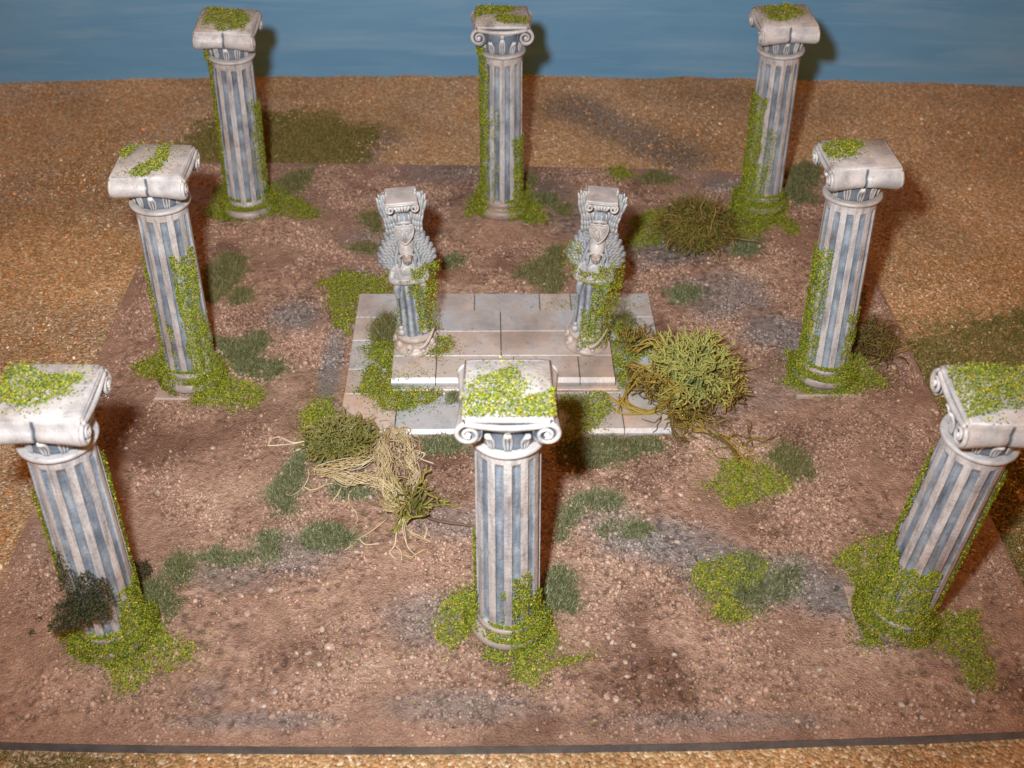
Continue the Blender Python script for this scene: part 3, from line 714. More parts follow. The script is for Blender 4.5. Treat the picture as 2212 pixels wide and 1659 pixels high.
# ------------------------------------------------------------------ winged statues (millimetres, then scaled)
B_D = np.array([.215, .23, .25]); B_M = np.array([.35, .365, .385])
def scaled(mb): mb.V = [v * .001 for v in mb.V]; return mb
def remeshed(mb, name, mat_, vox):
    me = scaled(mb).mesh(name + '_raw', mat_); ob = bpy.data.objects.new('raw', me); COL.objects.link(ob)
    md = ob.modifiers.new('r', 'REMESH'); md.mode = 'VOXEL'; md.voxel_size = vox
    sm = ob.modifiers.new('s', 'SMOOTH'); sm.factor = .5; sm.iterations = 1
    dg = bpy.context.evaluated_depsgraph_get(); dg.update()
    ev = ob.evaluated_get(dg).to_mesh()
    n = len(ev.vertices); V = np.zeros(n * 3, np.float32); ev.vertices.foreach_get('co', V); V = V.reshape(-1, 3)
    F = [tuple(p_.vertices) for p_ in ev.polygons]
    ob.evaluated_get(dg).to_mesh_clear(); bpy.data.objects.remove(ob); bpy.data.meshes.remove(me)
    return V, F
def ring_el(cx, cy, z, rx, ry, n=40, fold=0, nf=9, ph=0):
    a = np.linspace(0, 2 * math.pi, n, endpoint=False); k = 1 + fold * np.cos(nf * a + ph)
    return np.stack([cx + rx * k * np.cos(a), cy + ry * k * np.sin(a), np.full(n, z)], 1)
statue = empty('winged_statue', (at(1481 * k2, 1230 * k2, UZ)[0], .0215, UZ))
# pedestal
mb = MB(); lathe(mb, [(14.5, -.5), (15, .6), (14.6, 2), (12.5, 3), (11.6, 4), (11.2, 8), (12.6, 9), (12.9, 10.5), (11.8, 11.8), (8, 12)], 40, S_TAN * .95)
for a in range(0, 360, 40):
    x, y = 12.3 * math.cos(math.radians(a - 70)), 12.3 * math.sin(math.radians(a - 70))
    ellipsoid(mb, (x, y, 5.2), (2.6, 2.6, 3.0), S_TAN * 1.05); ellipsoid(mb, (x * 1.14, y * 1.14, 3.4), (1.5, 1.5, 1.5), S_TAN)
    ellipsoid(mb, (x * 1.19, y * 1.19, 5.7), (.7, .7, .8), B_D)
th = np.linspace(0, 1, 20)
tube(mb, np.stack([2 + 11 * th, -14.5 + 9 * th ** 2, 7 + 9 * th ** 2.2], 1), [1.5, 1.3, 1.1, .9], 8, S_TAN * .9)
for x in (-8.5, 7.0):
    for dz, rr_ in ((15.5, 2.5), (19, 1.6)): ellipsoid(mb, (x, -7.8, dz), (rr_, rr_ * .9, rr_), S_LT)
scaled(mb).build('pedestal', STONE, statue)
# robed body: one surface
mb = MB()
prof = [(6, 10.2, 8.4), (10, 9.8, 8.2), (18, 8.6, 7.4), (28, 7.8, 6.8), (38, 7.9, 6.6), (46, 8.8, 6.6), (50, 8.6, 6.4), (55, 8.0, 6.0), (58.5, 8.8, 5.8), (61.5, 8.6, 5.0), (63.8, 5.2, 3.8), (66, 3.0, 2.8), (70, 2.6, 2.6)]
loft(mb, [ring_el(0, -.8 if z > 50 else -.3, z, rx * (1.2 if z < 52 else 1.05), ry * (1.1 if z < 52 else 1.0), 72, .055 * sst(48, 40, z), 11, z * .03) for z, rx, ry in prof])
for s in (-1, 1):
    tube(mb, smooth_path([(s * 8.2, -.5, 60.8), (s * 10.4, -2.5, 56), (s * 10.8, -5.5, 52.8), (s * 4.5, -9.0, 52.8), (-s * 2.5, -10.2, 54 + s * .8)]), [2.4, 2.4, 2.3, 2.0, 1.7, 1.3], 12)
    tube(mb, smooth_path([(s * 7.5, -6.5, 52), (s * 8.6, -6.6, 46), (s * 8.2, -6.0, 40)]), [2.2, 2.6, 1.2], 10)     # hanging sleeves
    ellipsoid(mb, (-s * 3.4, -10.4, 54 + s * .8), (1.9, 1.2, 1.5))
    for q in range(4): tube(mb, [(-s * 3.6, -10.8, 55.0 + s * .8 - q * .75), (-s * 5.0, -10.9, 54.8 + s * .8 - q * .75), (-s * 6.0, -10.2, 54.4 + s * .8 - q * .75)], [.45, .4, .35], 6)
ellipsoid(mb, (0, -4.4, 58.5), (6.0, 3.0, 4.6), base=ICO3)
for x, d in ((-2.6, 1), (2.6, 1)): ellipsoid(mb, (x, -6.0, 58.8), (2.4, 1.4, 2.6), base=ICO3)
HR = rotx(math.radians(26))
def hd(pv): return np.array([0, -6.0, 68.2]) + HR @ (np.asarray(pv, float) * .98)
ellipsoid(mb, hd((0, 0, 0)), (3.3, 3.7, 4.8), rot=HR, base=ICO3)
ellipsoid(mb, hd((0, -.9, -3.0)), (2.3, 2.4, 2.3), rot=HR, base=ICO3)
tube(mb, [hd((0, -3.1, 1.2)), hd((0, -4.0, -.6)), hd((0, -4.5, -1.3))], [.45, .7, .95], 8)
for s in (-1, 1):
    tube(mb, [hd((s * .4, -3.5, 1.2)), hd((s * 1.6, -3.35, 1.45)), hd((s * 2.6, -2.5, 1.0))], [.5, .6, .4], 8)
    ellipsoid(mb, hd((s * 1.35, -3.1, .35)), (.75, .55, .5), rot=HR); ellipsoid(mb, hd((s * 1.9, -2.7, -1.2)), (1.0, .9, 1.0), rot=HR)
    tube(mb, [hd((-.0, -3.5, -2.45)), hd((s * 1.1, -3.2, -2.5))], [.45, .3], 8)
tube(mb, [hd((-.8, -3.3, -3.1)), hd((.8, -3.3, -3.1))], [.4, .4], 8)
V, F = remeshed(mb, 'figure', STONE, .00042)
zz = V[:, 2] * 1000; a_ = np.arctan2(V[:, 1], V[:, 0])
c = np.where(((zz > 49) & (V[:, 1] < -.003))[:, None], S_LT * .95, B_D * (1.2 + .55 * np.cos(11 * a_ + zz * .03))[:, None])
c = np.where((zz > 65)[:, None], S_TAN * .78, c)
c = c * (.72 + .5 * fbm(V[:, 0], V[:, 2], .0022, 5, 2))[:, None]
mb = MB(); mb.add(V, F, c); figure = mb.build('figure', STONE, statue)
# hood and veil, hair locks
mb = MB()
HT = rotx(math.radians(-32))
ellipsoid(mb, (0, -3.4, 73.6), (5.0, 4.3, 7.4), S_LT * .75 + S_TAN * .25, HT, ICO3)
ra = np.linspace(math.radians(-25), math.radians(205), 22)
tube(mb, np.stack([4.9 * np.cos(ra), -7.0 - 1.5 * np.sin(ra).clip(0), 68.6 + 3.7 * np.sin(ra)], 1), .75, 8, S_LT)
for s in (-1, 1):
    tube(mb, smooth_path([(s * 4.2, -6.2, 70.5), (s * 5.3, -6.4, 68), (s * 4.8, -6.2, 65), (s * 5.4, -6, 62)]), [1.2, 1.4, 1.2, .8], 8, B_M)
scaled(mb).build('hood', STONE, figure)
# back slab between the wings
mb = MB(); pr = [(60, 7, 4), (70, 9, 4.6), (80, 9, 5), (92, 8.5, 5), (101, 8, 5)]
loft(mb, [np.array([(-w, 2.5, z), (w, 2.5, z), (w, 2.5 + d, z), (-w, 2.5 + d, z)]) for z, w, d in pr], cols=np.tile(B_D * .9, (20, 1)))
scaled(mb).build('back_slab', STONE, statue, smooth=False)
# column stub, block cap with little scrolls
mb = MB(); lathe(mb, [(4.6, 80), (4.6, 97), (5.0, 98.5), (5.4, 99.2), (5.4, 100.4), (5.0, 101), (6.2, 103.4)], 32, S_BL * .85, o=(0, -2.2, 0))
for k in range(9):
    a = math.radians(k * 40); tube(mb, [(4.8 * math.cos(a), -2.2 + 4.8 * math.sin(a), 90), (4.9 * math.cos(a), -2.2 + 4.9 * math.sin(a), 97)], [.5, .7], 6, S_LT * .9)
stub = scaled(mb).build('column_stub', STONE, statue)
mb = MB(); import bmesh
def rbox(mb, x0, x1, y0, y1, z0, z1, r, c):
    bm = bmesh.new(); bmesh.ops.create_cube(bm, size=1)
    for v in bm.verts: v.co = ((x0 + x1) / 2 + v.co.x * (x1 - x0), (y0 + y1) / 2 + v.co.y * (y1 - y0), (z0 + z1) / 2 + v.co.z * (z1 - z0))
    bmesh.ops.bevel(bm, geom=bm.edges[:], offset=r, segments=3, profile=.6, affect='EDGES')
    mb.add([v.co[:] for v in bm.verts], [tuple(v.index for v in f.verts) for f in bm.faces], c); bm.free()
rbox(mb, -10, 10, -12, 8.5, 103.6, 108.2, 1.3, S_LT * 1.0)
cap = scaled(mb).build('cap_block', STONE, statue)
mb = MB()
for s in (-1, 1):
    th = np.linspace(0, 1, 34); a = math.radians(80) - th * math.radians(520); rr = 2.7 * (1 - th * .82)
    tube(mb, np.stack([s * (7.4 + rr * np.cos(a)), np.full(34, -12.0) - .5 * th, 104.3 + rr * np.sin(a)], 1), [.8, .7, .6, .7], 7, S_LT * 1.05)
for x in (-3.6, -1.8, 0, 1.8, 3.6):
    tube(mb, [(x * .55, -11.2, 102), (x, -12.1, 104), (x * 1.25, -12.5, 106)], [.5, .8, .55], 7, S_WH * .9)
tube(mb, [(-9.2, -12.0, 107.0), (0, -12.2, 106.8), (9.2, -12.0, 107.0)], .75, 7, S_LT * 1.05)
scaled(mb).build('volute', STONE, cap)
# shield
mb = MB()
sh = [(-4.6, 95.4), (-2.2, 94.6), (0, 95.6), (2.2, 94.6), (4.6, 95.4), (5.8, 93.2), (5.3, 89.8), (3.6, 86.2), (0, 82.6), (-3.6, 86.2), (-5.3, 89.8), (-5.8, 93.2)]
def shy(z): return -8.6 - (95 - z) * .02
SP = smooth_path(sh + [sh[0]], 4)[:-1]
loft(mb, [np.array([(x * k, shy(z) + d, 89.5 + (z - 89.5) * k) for x, z in SP]) for k, d in ((1, 1.8), (1, .3), (.93, -.1), (.5, -.7), (.05, -.9))], cols=np.repeat(np.array([B_M, S_LT, S_TAN, S_LT, S_WH])[:, None] * .95, len(SP), 1).reshape(-1, 3))
tube(mb, np.array([(x, shy(z), z) for x, z in np.vstack([SP, SP[:1]])]), .65, 7, S_LT * 1.08)
for s in (-1, 1):
    th = np.linspace(0, 1, 16); a = math.radians(200) - th * 6.5; rr = 1.7 * (1 - .7 * th)
    tube(mb, np.stack([s * (3.2 + rr * np.cos(a)), np.full(16, -9.2), 92 + rr * np.sin(a)], 1), .4, 6, S_LT)
    tube(mb, smooth_path([(s * 4.2, -8.9, 89.6), (s * 2.0, -9.4, 86.5), (s * .6, -9.3, 88.6)]), [.35, .55, .3], 6, S_LT)
tube(mb, smooth_path([(0, -9.0, 84), (0, -9.8, 87.5), (0, -9.8, 91.5)]), [.4, 1.0, .5], 7, S_LT)
tube(mb, [(-4.6, -8.4, 96.8), (0, -8.9, 97.4), (4.6, -8.4, 96.8)], 1.0, 8, S_LT)
box(mb, -3, 3, -8.6, -4, 84.5, 95, 0, B_M)
mb.V = [v - [0, 0, 3.6] for v in mb.V]
scaled(mb).build('shield', STONE, stub)
# wings
WZ = [55, 59, 63, 68, 75, 83, 90, 98, 104, 108.5]
WI = [7.0, 7.6, 7.8, 6.8, 4.6, 2.6, 4.6, 6.4, 8.0, 9.6]
WO = [8.6, 13.6, 16.6, 17.4, 14.4, 10.0, 10.6, 13.2, 13.9, 12.4]
def wing(s):
    mb = MB(); rings = []
    for z in np.linspace(55, 108.5, 40):
        i, o_ = np.interp(z, WZ, WI), np.interp(z, WZ, WO); m_ = (i + o_) / 2; h = (o_ - i) / 2
        a = np.linspace(0, 2 * math.pi, 18, endpoint=False)
        rings.append(np.stack([s * (m_ + h * np.cos(a)), .2 - .10 * (m_ + h * np.cos(a) - 8) * (1 if z < 80 else .6) + (1.9 - .6 * sst(95, 108, z)) * np.sin(a), np.full(18, z)], 1))
    loft(mb, rings, cols=np.tile(B_M * .85, (40 * 18, 1)))
    V0, F0 = ICO2
    def feather(x, y, z, L, w, ang, face):
        q = V0 * np.array([w / 2, .6, L / 2]); q[:, 0] *= (1 - .45 * V0[:, 2]); q[:, 1] += .5 * face * (q[:, 2] / L) * 1.2
        t = np.clip(.5 + V0[:, 2] * .5, 0, 1)[:, None]; rdg = np.clip(1 - abs(V0[:, 0:1]) * 1.2, 0, 1)
        c_ = B_D * .75 + (S_WH * .92 - B_D * .75) * np.clip(t ** 1.3 * (.35 + .75 * rdg), 0, 1)
        q = q @ roty(ang).T; mb.add(q + [s * x, y, z], F0, c_)
    for face in (-1, 1):
        for row, z in enumerate(np.arange(57, 84, 2.0)):
            i, o_ = np.interp(z, WZ, WI) + .6, np.interp(z, WZ, WO)
            n_ = max(2, int((o_ - i) / 2.0))
            for k in range(n_ + 1):
                x = i + (o_ - i) * (k + .25 * (row % 2)) / n_
                if x > o_ + .2: continue
                y = .2 - .10 * (x - 8) + face * (1.75 * math.sqrt(max(0, 1 - ((x - (i + o_) / 2) / ((o_ - i) / 2 + .8)) ** 2)) + .2)
                u = (x - i) / (o_ - i)
                feather(x, y, z - .6, 4.6 + random.uniform(-.5, .5), 2.6, -s * math.radians(180 - (25 + 50 * u) + random.uniform(-8, 8)) * 1.0, face)
        for z0, z1, L in ((82, 87, 5), (85, 91, 6), (88, 96, 8), (92, 101, 9.5), (97, 105, 9), (101, 108.5, 7.5)):
            for k in range(5):
                u = k / 4.; z = z0 + (z1 - z0) * (.5 - .35 * u) + random.uniform(-.5, .5)
                i, o_ = np.interp(z, WZ, WI) + .5, np.interp(z, WZ, WO) + .2; x = i + (o_ - i) * u
                y = .2 - .06 * (x - 8) + face * (1.65 * math.sqrt(max(0, 1 - ((x - (i + o_) / 2) / ((o_ - i) / 2 + .8)) ** 2)) + .25)
                feather(x, y + face * .25 * (z0 < 92), z + 1, L * random.uniform(.85, 1.15), 3.0, s * math.radians(2 + 18 * u + random.uniform(-7, 7)), face)
    tube(mb, np.array([(s * (np.interp(z, WZ, WI) - .2), -2.2, z) for z in np.linspace(58, 84, 14)]), [1.1, 1.2, 1.0, .8], 8, B_M)
    return scaled(mb)
for s in (-1, 1): wing(s).build('wing', STONE, statue)
statue2 = copy_tree(statue)
for ch in list(statue2.children): pass
statue2.location = (at(1267, 752, UZ)[0], .0225, UZ)
statue.rotation_euler = (0, math.radians(-2.2), math.radians(6)); statue2.rotation_euler = (0, math.radians(2.2), math.radians(-7))
statue.scale = statue2.scale = (.97, .97, 1.045)
tag(statue, 'grey winged hooded angel statue with a cracked cap, moss only over its right half', 'statue', 'winged angel statues on the platform')
tag(statue2, 'grey winged hooded angel statue with ivy across its arms, beside the yellow green bush', 'statue', 'winged angel statues on the platform')
def statue_moss(st, L):
    mb = MB()
    for x0, x1, z0, z1, y, dn in L:
        n = int((x1 - x0) * (z1 - z0) * dn * 1.9)
        x = R.uniform(x0, x1, n); z = R.uniform(z0, z1, n); sd_ = int(R.integers(999))
        e = np.minimum(np.minimum(x - x0, x1 - x) / 2.5, np.minimum(z - z0, z1 - z) / 4)
        k = (e + (fbm(x, z, 5, sd_, 3) - .5) * 1.7 > .02); x, z = x[k], z[k]
        yy = np.where(np.abs(x) < 11, y * np.sqrt(np.clip(1 - (x / 13.5) ** 2, .05, 1)), y * .35)
        N_ = np.stack([x / 10, -np.ones(len(x)), np.full(len(x), .35)], 1); N_ /= np.linalg.norm(N_, axis=1, keepdims=True)
        moss_pts(mb, np.stack([x, yy, z], 1) * .001, N_, lift=.0034, size=1.0)
    mb.build('moss', MOSS, st)
statue_moss(statue, [(1, 17, 42, 63, -9.0, 1.5), (8, 19, 54, 63, -4, 1.3), (2, 15.5, 14, 46, -9.6, 1.5), (-11, -6, 12, 34, -7.5, .7), (-15, -9, 52, 59, -4, .9), (-2, 5, 44, 55, -10.4, .8)])
statue_moss(statue2, [(-19, -9, 58, 76, -5, 1.1), (-13, 4, 51, 60, -10.2, 1.2), (2, 18, 46, 64, -9.4, 1.5), (-1, 17, 28, 52, -9.8, 1.5), (-5, 13, 4, 34, -11.5, 1.4), (9, 17, 60, 68, -4, .7)])

# ------------------------------------------------------------------ static grass tufts
GP = ((4, (.150, .150, .056)), (3, (.213, .206, .088)), (2, (.098, .100, .040)), (.8, (.36, .35, .22)))
GPO = ((4, (.163, .147, .050)), (3, (.225, .200, .075)), (2, (.106, .100, .037)), (.7, (.34, .30, .17)))
GPB = ((4, (.156, .165, .070)), (3, (.225, .227, .106)), (2, (.100, .106, .048)), (1, (.38, .38, .26)))
def blades(mb, X, h, L, table, width=.00017, lean=.7):
    n = len(X); P = np.column_stack([X, h]); d = np.column_stack([R.normal(size=(n, 2)) * lean, np.ones(n)]); d /= np.linalg.norm(d, axis=1, keepdims=True)
    sd_ = np.cross(d, R.normal(size=(n, 3))); sd_ /= np.linalg.norm(sd_, axis=1, keepdims=True)
    L = L * R.uniform(.6, 1.25, n)[:, None]; c = pal(n, table, .18)
    bend = R.normal(size=(n, 3)) * .12 * L
    V = np.stack([P - sd_ * width, P + sd_ * width, P + d * L * .6 + sd_ * width * .8 + bend, P + d * L * .6 - sd_ * width * .8 + bend, P + d * L + bend * 2.4 - [0, 0, .0002]], 1)
    b = (np.arange(n) * 5)[:, None]
    mb.add(V.reshape(-1, 3), [], np.repeat(c, 5, 0)); o = mb.n - n * 5
    mb.F.append(np.array([0, 1, 2, 3])[None] + b + o); mb.F.append(np.array([3, 2, 4])[None] + b + o)
def tuft(poly, label, table=GP, L=.0034, dens=10.0, z=None, name='grass_tuft', cat='grass tuft', group='short static grass tufts on the earth', base=True):
    polys = poly if isinstance(poly[0], list) else [poly]
    zz = .001 if z is None else z
    w_ = [wp(q, zz) for q in polys]
    X = np.concatenate([scatter(q, dens, edge=.009, rag=.0055, seed=int(R.integers(999))) for q in w_])
    dd = np.max([pdist(q, X) for q in w_], axis=0)
    h = gz(X[:, 0], X[:, 1]) if z is None else np.full(len(X), z)
    ctr = np.array([X[:, 0].mean(), X[:, 1].mean(), h.min()])
    mb = MB(); blades(mb, X - ctr[:2], h - ctr[2] - .0002, L * (.6 + .5 * sst(-.002, .004, dd))[:, None], table)
    o = mb.build(name, GRASS); o.location = ctr; tag(o, label, cat, group); return o
TU = [
 ([(588, 408), (620, 376), (682, 364), (662, 400), (620, 428)], 'dark olive grass tuft right of the far left column', GPO),
 ([(1133, 375), (1152, 378), (1152, 400), (1136, 400)], 'small dark tuft hugging the right of the far middle shaft', GPO),
 ([(1150, 425), (1195, 420), (1205, 440), (1160, 448)], 'olive tuft just right of the far middle column foot', GP),
 ([(1196, 448), (1230, 444), (1236, 462), (1205, 466)], 'small olive tuft left of the right statue cap', GPO),
 ([(1380, 384), (1410, 372), (1466, 380), (1450, 393), (1400, 396)], 'long low dark tuft behind the dark tangled bush', GPO),
 ([[(1690, 378), (1740, 350), (1772, 360), (1765, 402), (1722, 400)], [(1690, 400), (1730, 405), (1765, 428), (1722, 446), (1690, 432)]], 'dark forked tuft right of the far right column', GP),
 ([(443, 582), (490, 544), (532, 560), (520, 600), (460, 652), (440, 645)], 'dark olive tuft right of the mid left shaft', GPO),
 ([(488, 642), (520, 624), (552, 632), (530, 655), (498, 660)], 'small round olive tuft on pale earth by the mid left column', GPO),
 ([[(466, 742), (520, 742), (560, 714), (582, 720), (575, 762), (530, 785), (490, 790)], [(500, 775), (600, 783), (630, 800), (580, 818), (510, 815)]], 'large forked dark tuft at the foot of the mid left column', GP),
 ([(778, 468), (820, 455), (822, 505), (800, 504)], 'narrow olive tuft left of the left statue cap', GPO),
 ([(748, 532), (790, 520), (817, 530), (800, 547)], 'olive tuft left of the left statue wing', GPO),
 ([(955, 566), (980, 551), (1004, 565), (985, 583), (960, 581)], 'small round olive tuft between the two statues', GP),
 ([(1103, 592), (1150, 570), (1190, 534), (1218, 528), (1216, 620), (1190, 640), (1160, 612)], 'wide olive tuft left of the right statue', GPO),
 ([(1443, 632), (1475, 614), (1512, 625), (1500, 650), (1460, 652)], 'small round dark tuft above the yellow green bush', GPB),
 ([(1572, 545), (1600, 525), (1642, 518), (1642, 547), (1610, 557)], 'grey green tuft right of the dark tangled bush', GPB),
 ([(638, 982), (662, 972), (662, 1022), (642, 1062), (632, 1102), (600, 1112), (578, 1060), (600, 1040)], 'crooked grey green tuft left of the straw root tangle', GPB),
 ([(705, 1050), (760, 1040), (812, 1060), (780, 1076), (730, 1072)], 'grey green tuft just below the straw root tangle', GPB),
 ([(888, 950), (960, 942), (1015, 945), (1012, 972), (920, 982)], 'grass tuft in front of the platform right of the straw roots', GPB),
 ([(1208, 960), (1300, 945), (1424, 950), (1430, 970), (1350, 1000), (1250, 1022), (1218, 1002)], 'broad grass strip along the platform front', GP),
 ([(633, 1166), (680, 1128), (740, 1140), (782, 1170), (740, 1187), (670, 1190)], 'blue green tuft with a straw root tip on it', GPB),
 ([(543, 1160), (580, 1143), (617, 1155), (602, 1202), (570, 1217)], 'tall middle tuft of the blue green row by the near left column', GPB),
 ([(433, 1202), (470, 1184), (547, 1195), (540, 1222), (480, 1227)], 'long low tuft of the blue green row by the near left column', GPB),
 ([(353, 1212), (390, 1193), (417, 1215), (402, 1262), (370, 1262)], 'round green tuft right of the small dark bush', GP),
 ([(303, 1268), (350, 1258), (388, 1300), (370, 1348), (338, 1332)], 'slanting green tuft behind the near left moss', GP),
 ([(1165, 1305), (1185, 1234), (1222, 1228), (1252, 1290), (1240, 1335), (1190, 1332)], 'large grey green tuft right of the near middle shaft', GPB),
 ([[(1240, 1078), (1290, 1058), (1352, 1078), (1330, 1102), (1265, 1100)], [(1198, 1150), (1225, 1085), (1262, 1075), (1240, 1142), (1210, 1172)]], 'bent tuft right of the near middle column shadow', GPB),
 ([(1288, 1140), (1318, 1128), (1327, 1155), (1295, 1162)], 'smallest grey green tuft beside the round one', GPB),
 ([(1338, 1137), (1375, 1119), (1412, 1145), (1390, 1167), (1353, 1162)], 'round blue green tuft right of the smallest tuft', GPB),
 ([(1648, 988), (1690, 953), (1732, 970), (1762, 1030), (1720, 1037), (1680, 1012)], 'olive tuft behind the round yellow green moss patch', GPO),
 ([[(1590, 1222), (1620, 1197), (1650, 1230), (1640, 1262), (1600, 1260)], [(1570, 1262), (1640, 1262), (1650, 1320), (1590, 1312)], [(1660, 1250), (1720, 1218), (1728, 1270), (1660, 1318)]], 'blue green tuft growing through moss left of the near right column', GPB)]
for pl, lb, tb in TU: tuft(pl, lb, tb)
tuft([(808, 712), (830, 684), (852, 690), (852, 745), (818, 746)], 'grass tuft standing on the slabs left of the left statue', GPO, z=LZ, L=.006)
tuft([(965, 850), (990, 838), (1000, 870), (970, 872)], 'small tuft at the upper step behind the near middle cap', GPB, z=LZ, L=.003)
tuft([(1330, 690), (1350, 680), (1370, 700), (1350, 720)], 'olive tuft on the slabs right of the right statue', GPO, z=LZ, L=.005)
# flocked grass areas of the mat
FG = ((4, (.16, .135, .03)), (3, (.21, .165, .04)), (2, (.11, .105, .025)), (.8, (.30, .2, .07)))
def matgrass(pl, lb, dens=3.0):
    w_ = wp(pl, MZ); X = scatter(w_, dens, edge=.03, rag=.02, seed=int(R.integers(999))); X = X[(emask(X[:, 0], X[:, 1]) < -.001) & (X[:, 1] < wall_y(X[:, 0]) - .002)]
    mb = MB(); c = np.array([X[:, 0].mean(), X[:, 1].mean(), MZ]); blades(mb, X - c[:2], np.full(len(X), .0002), np.full((len(X), 1), .0022), FG, .0003, .9)
    o = mb.build('grass', GRASS); o.location = c; tag(o, lb, kind='stuff')
matgrass([(385, 335), (450, 272), (560, 240), (690, 248), (800, 285), (790, 345), (600, 362), (400, 358)], 'olive flock grass on the mat behind the far left column')
matgrass([(1940, 790), (1990, 715), (2090, 690), (2240, 680), (2260, 1330), (2170, 1220), (2015, 890), (1955, 810)], 'olive flock grass on the mat beside the right board edge')
matgrass([(-10, 1600), (90, 1612), (250, 1625), (290, 1640), (200, 1680), (-10, 1690)], 'olive flock grass on the mat at the near left board edge', 1.6)

# ------------------------------------------------------------------ dark foam foliage
FP = ((4, (.045, .048, .022)), (3, (.07, .068, .03)), (2, (.028, .03, .015)), (1, (.10, .075, .03)))
def foam(blobs_, label, name='foliage_clump', dens=1.0):
    mb = MB(); c0 = np.array([blobs_[0][0][0], blobs_[0][0][1], 0])
    for (ctr, r) in blobs_:
        n = int(9e6 * r[0] * r[1] * dens * 1.2); d = R.normal(size=(n, 3)); d /= np.linalg.norm(d, axis=1, keepdims=True)
        rad = R.uniform(.35, 1.05, n) ** .5
        k = .75 + .6 * (fbm(d[:, 0] * 3 + d[:, 2] * 2 + 9, d[:, 1] * 3 - d[:, 2], 1.1, int(R.integers(99)), 3) - .35)
        P = np.asarray(ctr) + d * np.asarray(r) * (rad * k)[:, None]; P = P[P[:, 2] > .0005]
        flakes(mb, P - c0, R.uniform(.0006, .0013, len(P)), R.uniform(.0005, .0010, len(P)), pal(len(P), FP, .2), None, 3.0)
    o = mb.build(name, FOAM); o.location = c0; tag(o, label, 'foliage'); return o
o, r, l = FR['FL']
def fl(x, y, z): return l + np.array([x, y, z])
fx = FR['FL'][2]
def atY(u, v, y):
    k = 1024 / 2212; d = RN @ np.array([(u * k - 512) / FPX, (384 - v * k) / FPX, -1.0]); return CAM + d * ((y - CAM[1]) / d[1])
foam([(atY(180, 1305, -.227), (.012, .006, .008)), (atY(215, 1290, -.227), (.008, .005, .009)), (atY(205, 1322, -.229), (.010, .006, .006)), (atY(150, 1320, -.226), (.009, .006, .008)), (atY(150, 1262, -.223), (.0062, .005, .011)), (atY(190, 1258, -.225), (.0055, .004, .008)),
      (atY(136, 1215, -.220), (.0042, .004, .010)), (atY(128, 1350, -.226), (.006, .005, .005)), (atY(225, 1265, -.225), (.0035, .003, .006)), (atY(165, 1340, -.230), (.008, .005, .005))], 'dark brown green foliage climbing the left foot of the near left column', dens=1.5)
foam([(at(300, 1238, .006), (.0075, .007, .008)), (at(310, 1228, .009), (.005, .005, .006))], 'small dark round bush at the right edge of the near left column', 'dark_bush')
foam([(at(72, 1370, .003), (.0035, .003, .003))], 'tiny dark crumb of foliage on earth above another', 'foliage_clump')
foam([(at(85, 1342, .003), (.0036, .003, .0035))], 'tiny dark foliage crumb nearer the climbing foliage', 'foliage_clump')
foam([(at(1848, 700, .012), (.006, .006, .020)), (at(1855, 660, .026), (.005, .005, .016)), (at(1862, 640, .03), (.004, .004, .010))], 'tall dark foliage strip behind the mid right shaft')

# ------------------------------------------------------------------ bushes
def lichen(ctr, rad, n, cols, tip, label, name='lichen_bush', scale=1.0, up=.25):
    mb = MB(); ctr = np.asarray(ctr, float); rad = np.asarray(rad, float)
    for i in range(n):
        d = R.normal(size=3); d[2] = abs(d[2]) * .9 - up * .3; d /= np.linalg.norm(d)
        k = R.uniform(.62, 1.0)
        p = d * rad * (k - .28); dr = d + R.normal(size=3) * .75; dr /= np.linalg.norm(dr)
        c = cols[int(R.integers(len(cols)))]; L = .0085 * scale * R.uniform(.7, 1.3)
        def grow(p, dr, L, r0, lev, c, ce):
            q = p + dr * L * .5 + R.normal(size=3) * L * .10; e = p + dr * L + R.normal(size=3) * L * .16
            for w_ in (p, q, e): w_[2] = max(w_[2], .0022 - ctr[2])
            tube(mb, smooth_path([p, q, e], 3), [r0, r0 * .85, r0 * .68], 5, c, .55, ce)
            if lev:
                for s in range(2 if R.uniform() < .8 else 3):
                    d2 = dr + R.normal(size=3) * .62; d2 /= np.linalg.norm(d2)
                    if lev == 1: grow(e, d2, L * .55, r0 * .66, 0, ce, tip)
                    else: grow(e, d2, L * .68, r0 * .72, lev - 1, ce, tip)
        m_ = (np.asarray(c) + np.asarray(tip)) / 2
        grow(p, dr, L, .00105 * scale * R.uniform(.8, 1.3), 2, c, m_)
    o = mb.build(name, LICHEN); o.location = ctr; tag(o, label, 'bush'); return o
def strands(mb, ctr, rad, n, L, r, cols, curl=.5, zmin=.0012):
    for i in range(n):
        d = R.normal(size=3); d[2] = abs(d[2]) * .8; d /= np.linalg.norm(d)
        p = np.asarray(ctr) + d * np.asarray(rad) * R.uniform(.3, 1.0); dr = R.normal(size=3) * .8 + d * .5; dr /= np.linalg.norm(dr); P = [p]
        for s in range(6):
            dr = dr + R.normal(size=3) * curl; dr /= np.linalg.norm(dr); p = p + dr * L / 6 * R.uniform(.7, 1.3); p[2] = max(p[2], zmin); P.append(p)
        c = np.asarray(cols[int(R.integers(len(cols)))]) * R.uniform(.75, 1.25)
        tube(mb, smooth_path(P, 2), [r, r, r * .5], 4, c)
bc = at(1497, 818, .012)
lichen(bc, (.0180, .0190, .0265), 270, [(.10, .16, .07), (.15, .19, .065), (.20, .20, .05), (.12, .18, .09)], (.37, .345, .085), 'rounded yellow green lichen bush of forked twigs at the right of the platform', scale=1.1)
mb = MB(); BR_ = [(.17, .12, .02), (.24, .17, .025), (.12, .07, .015), (.30, .20, .04)]
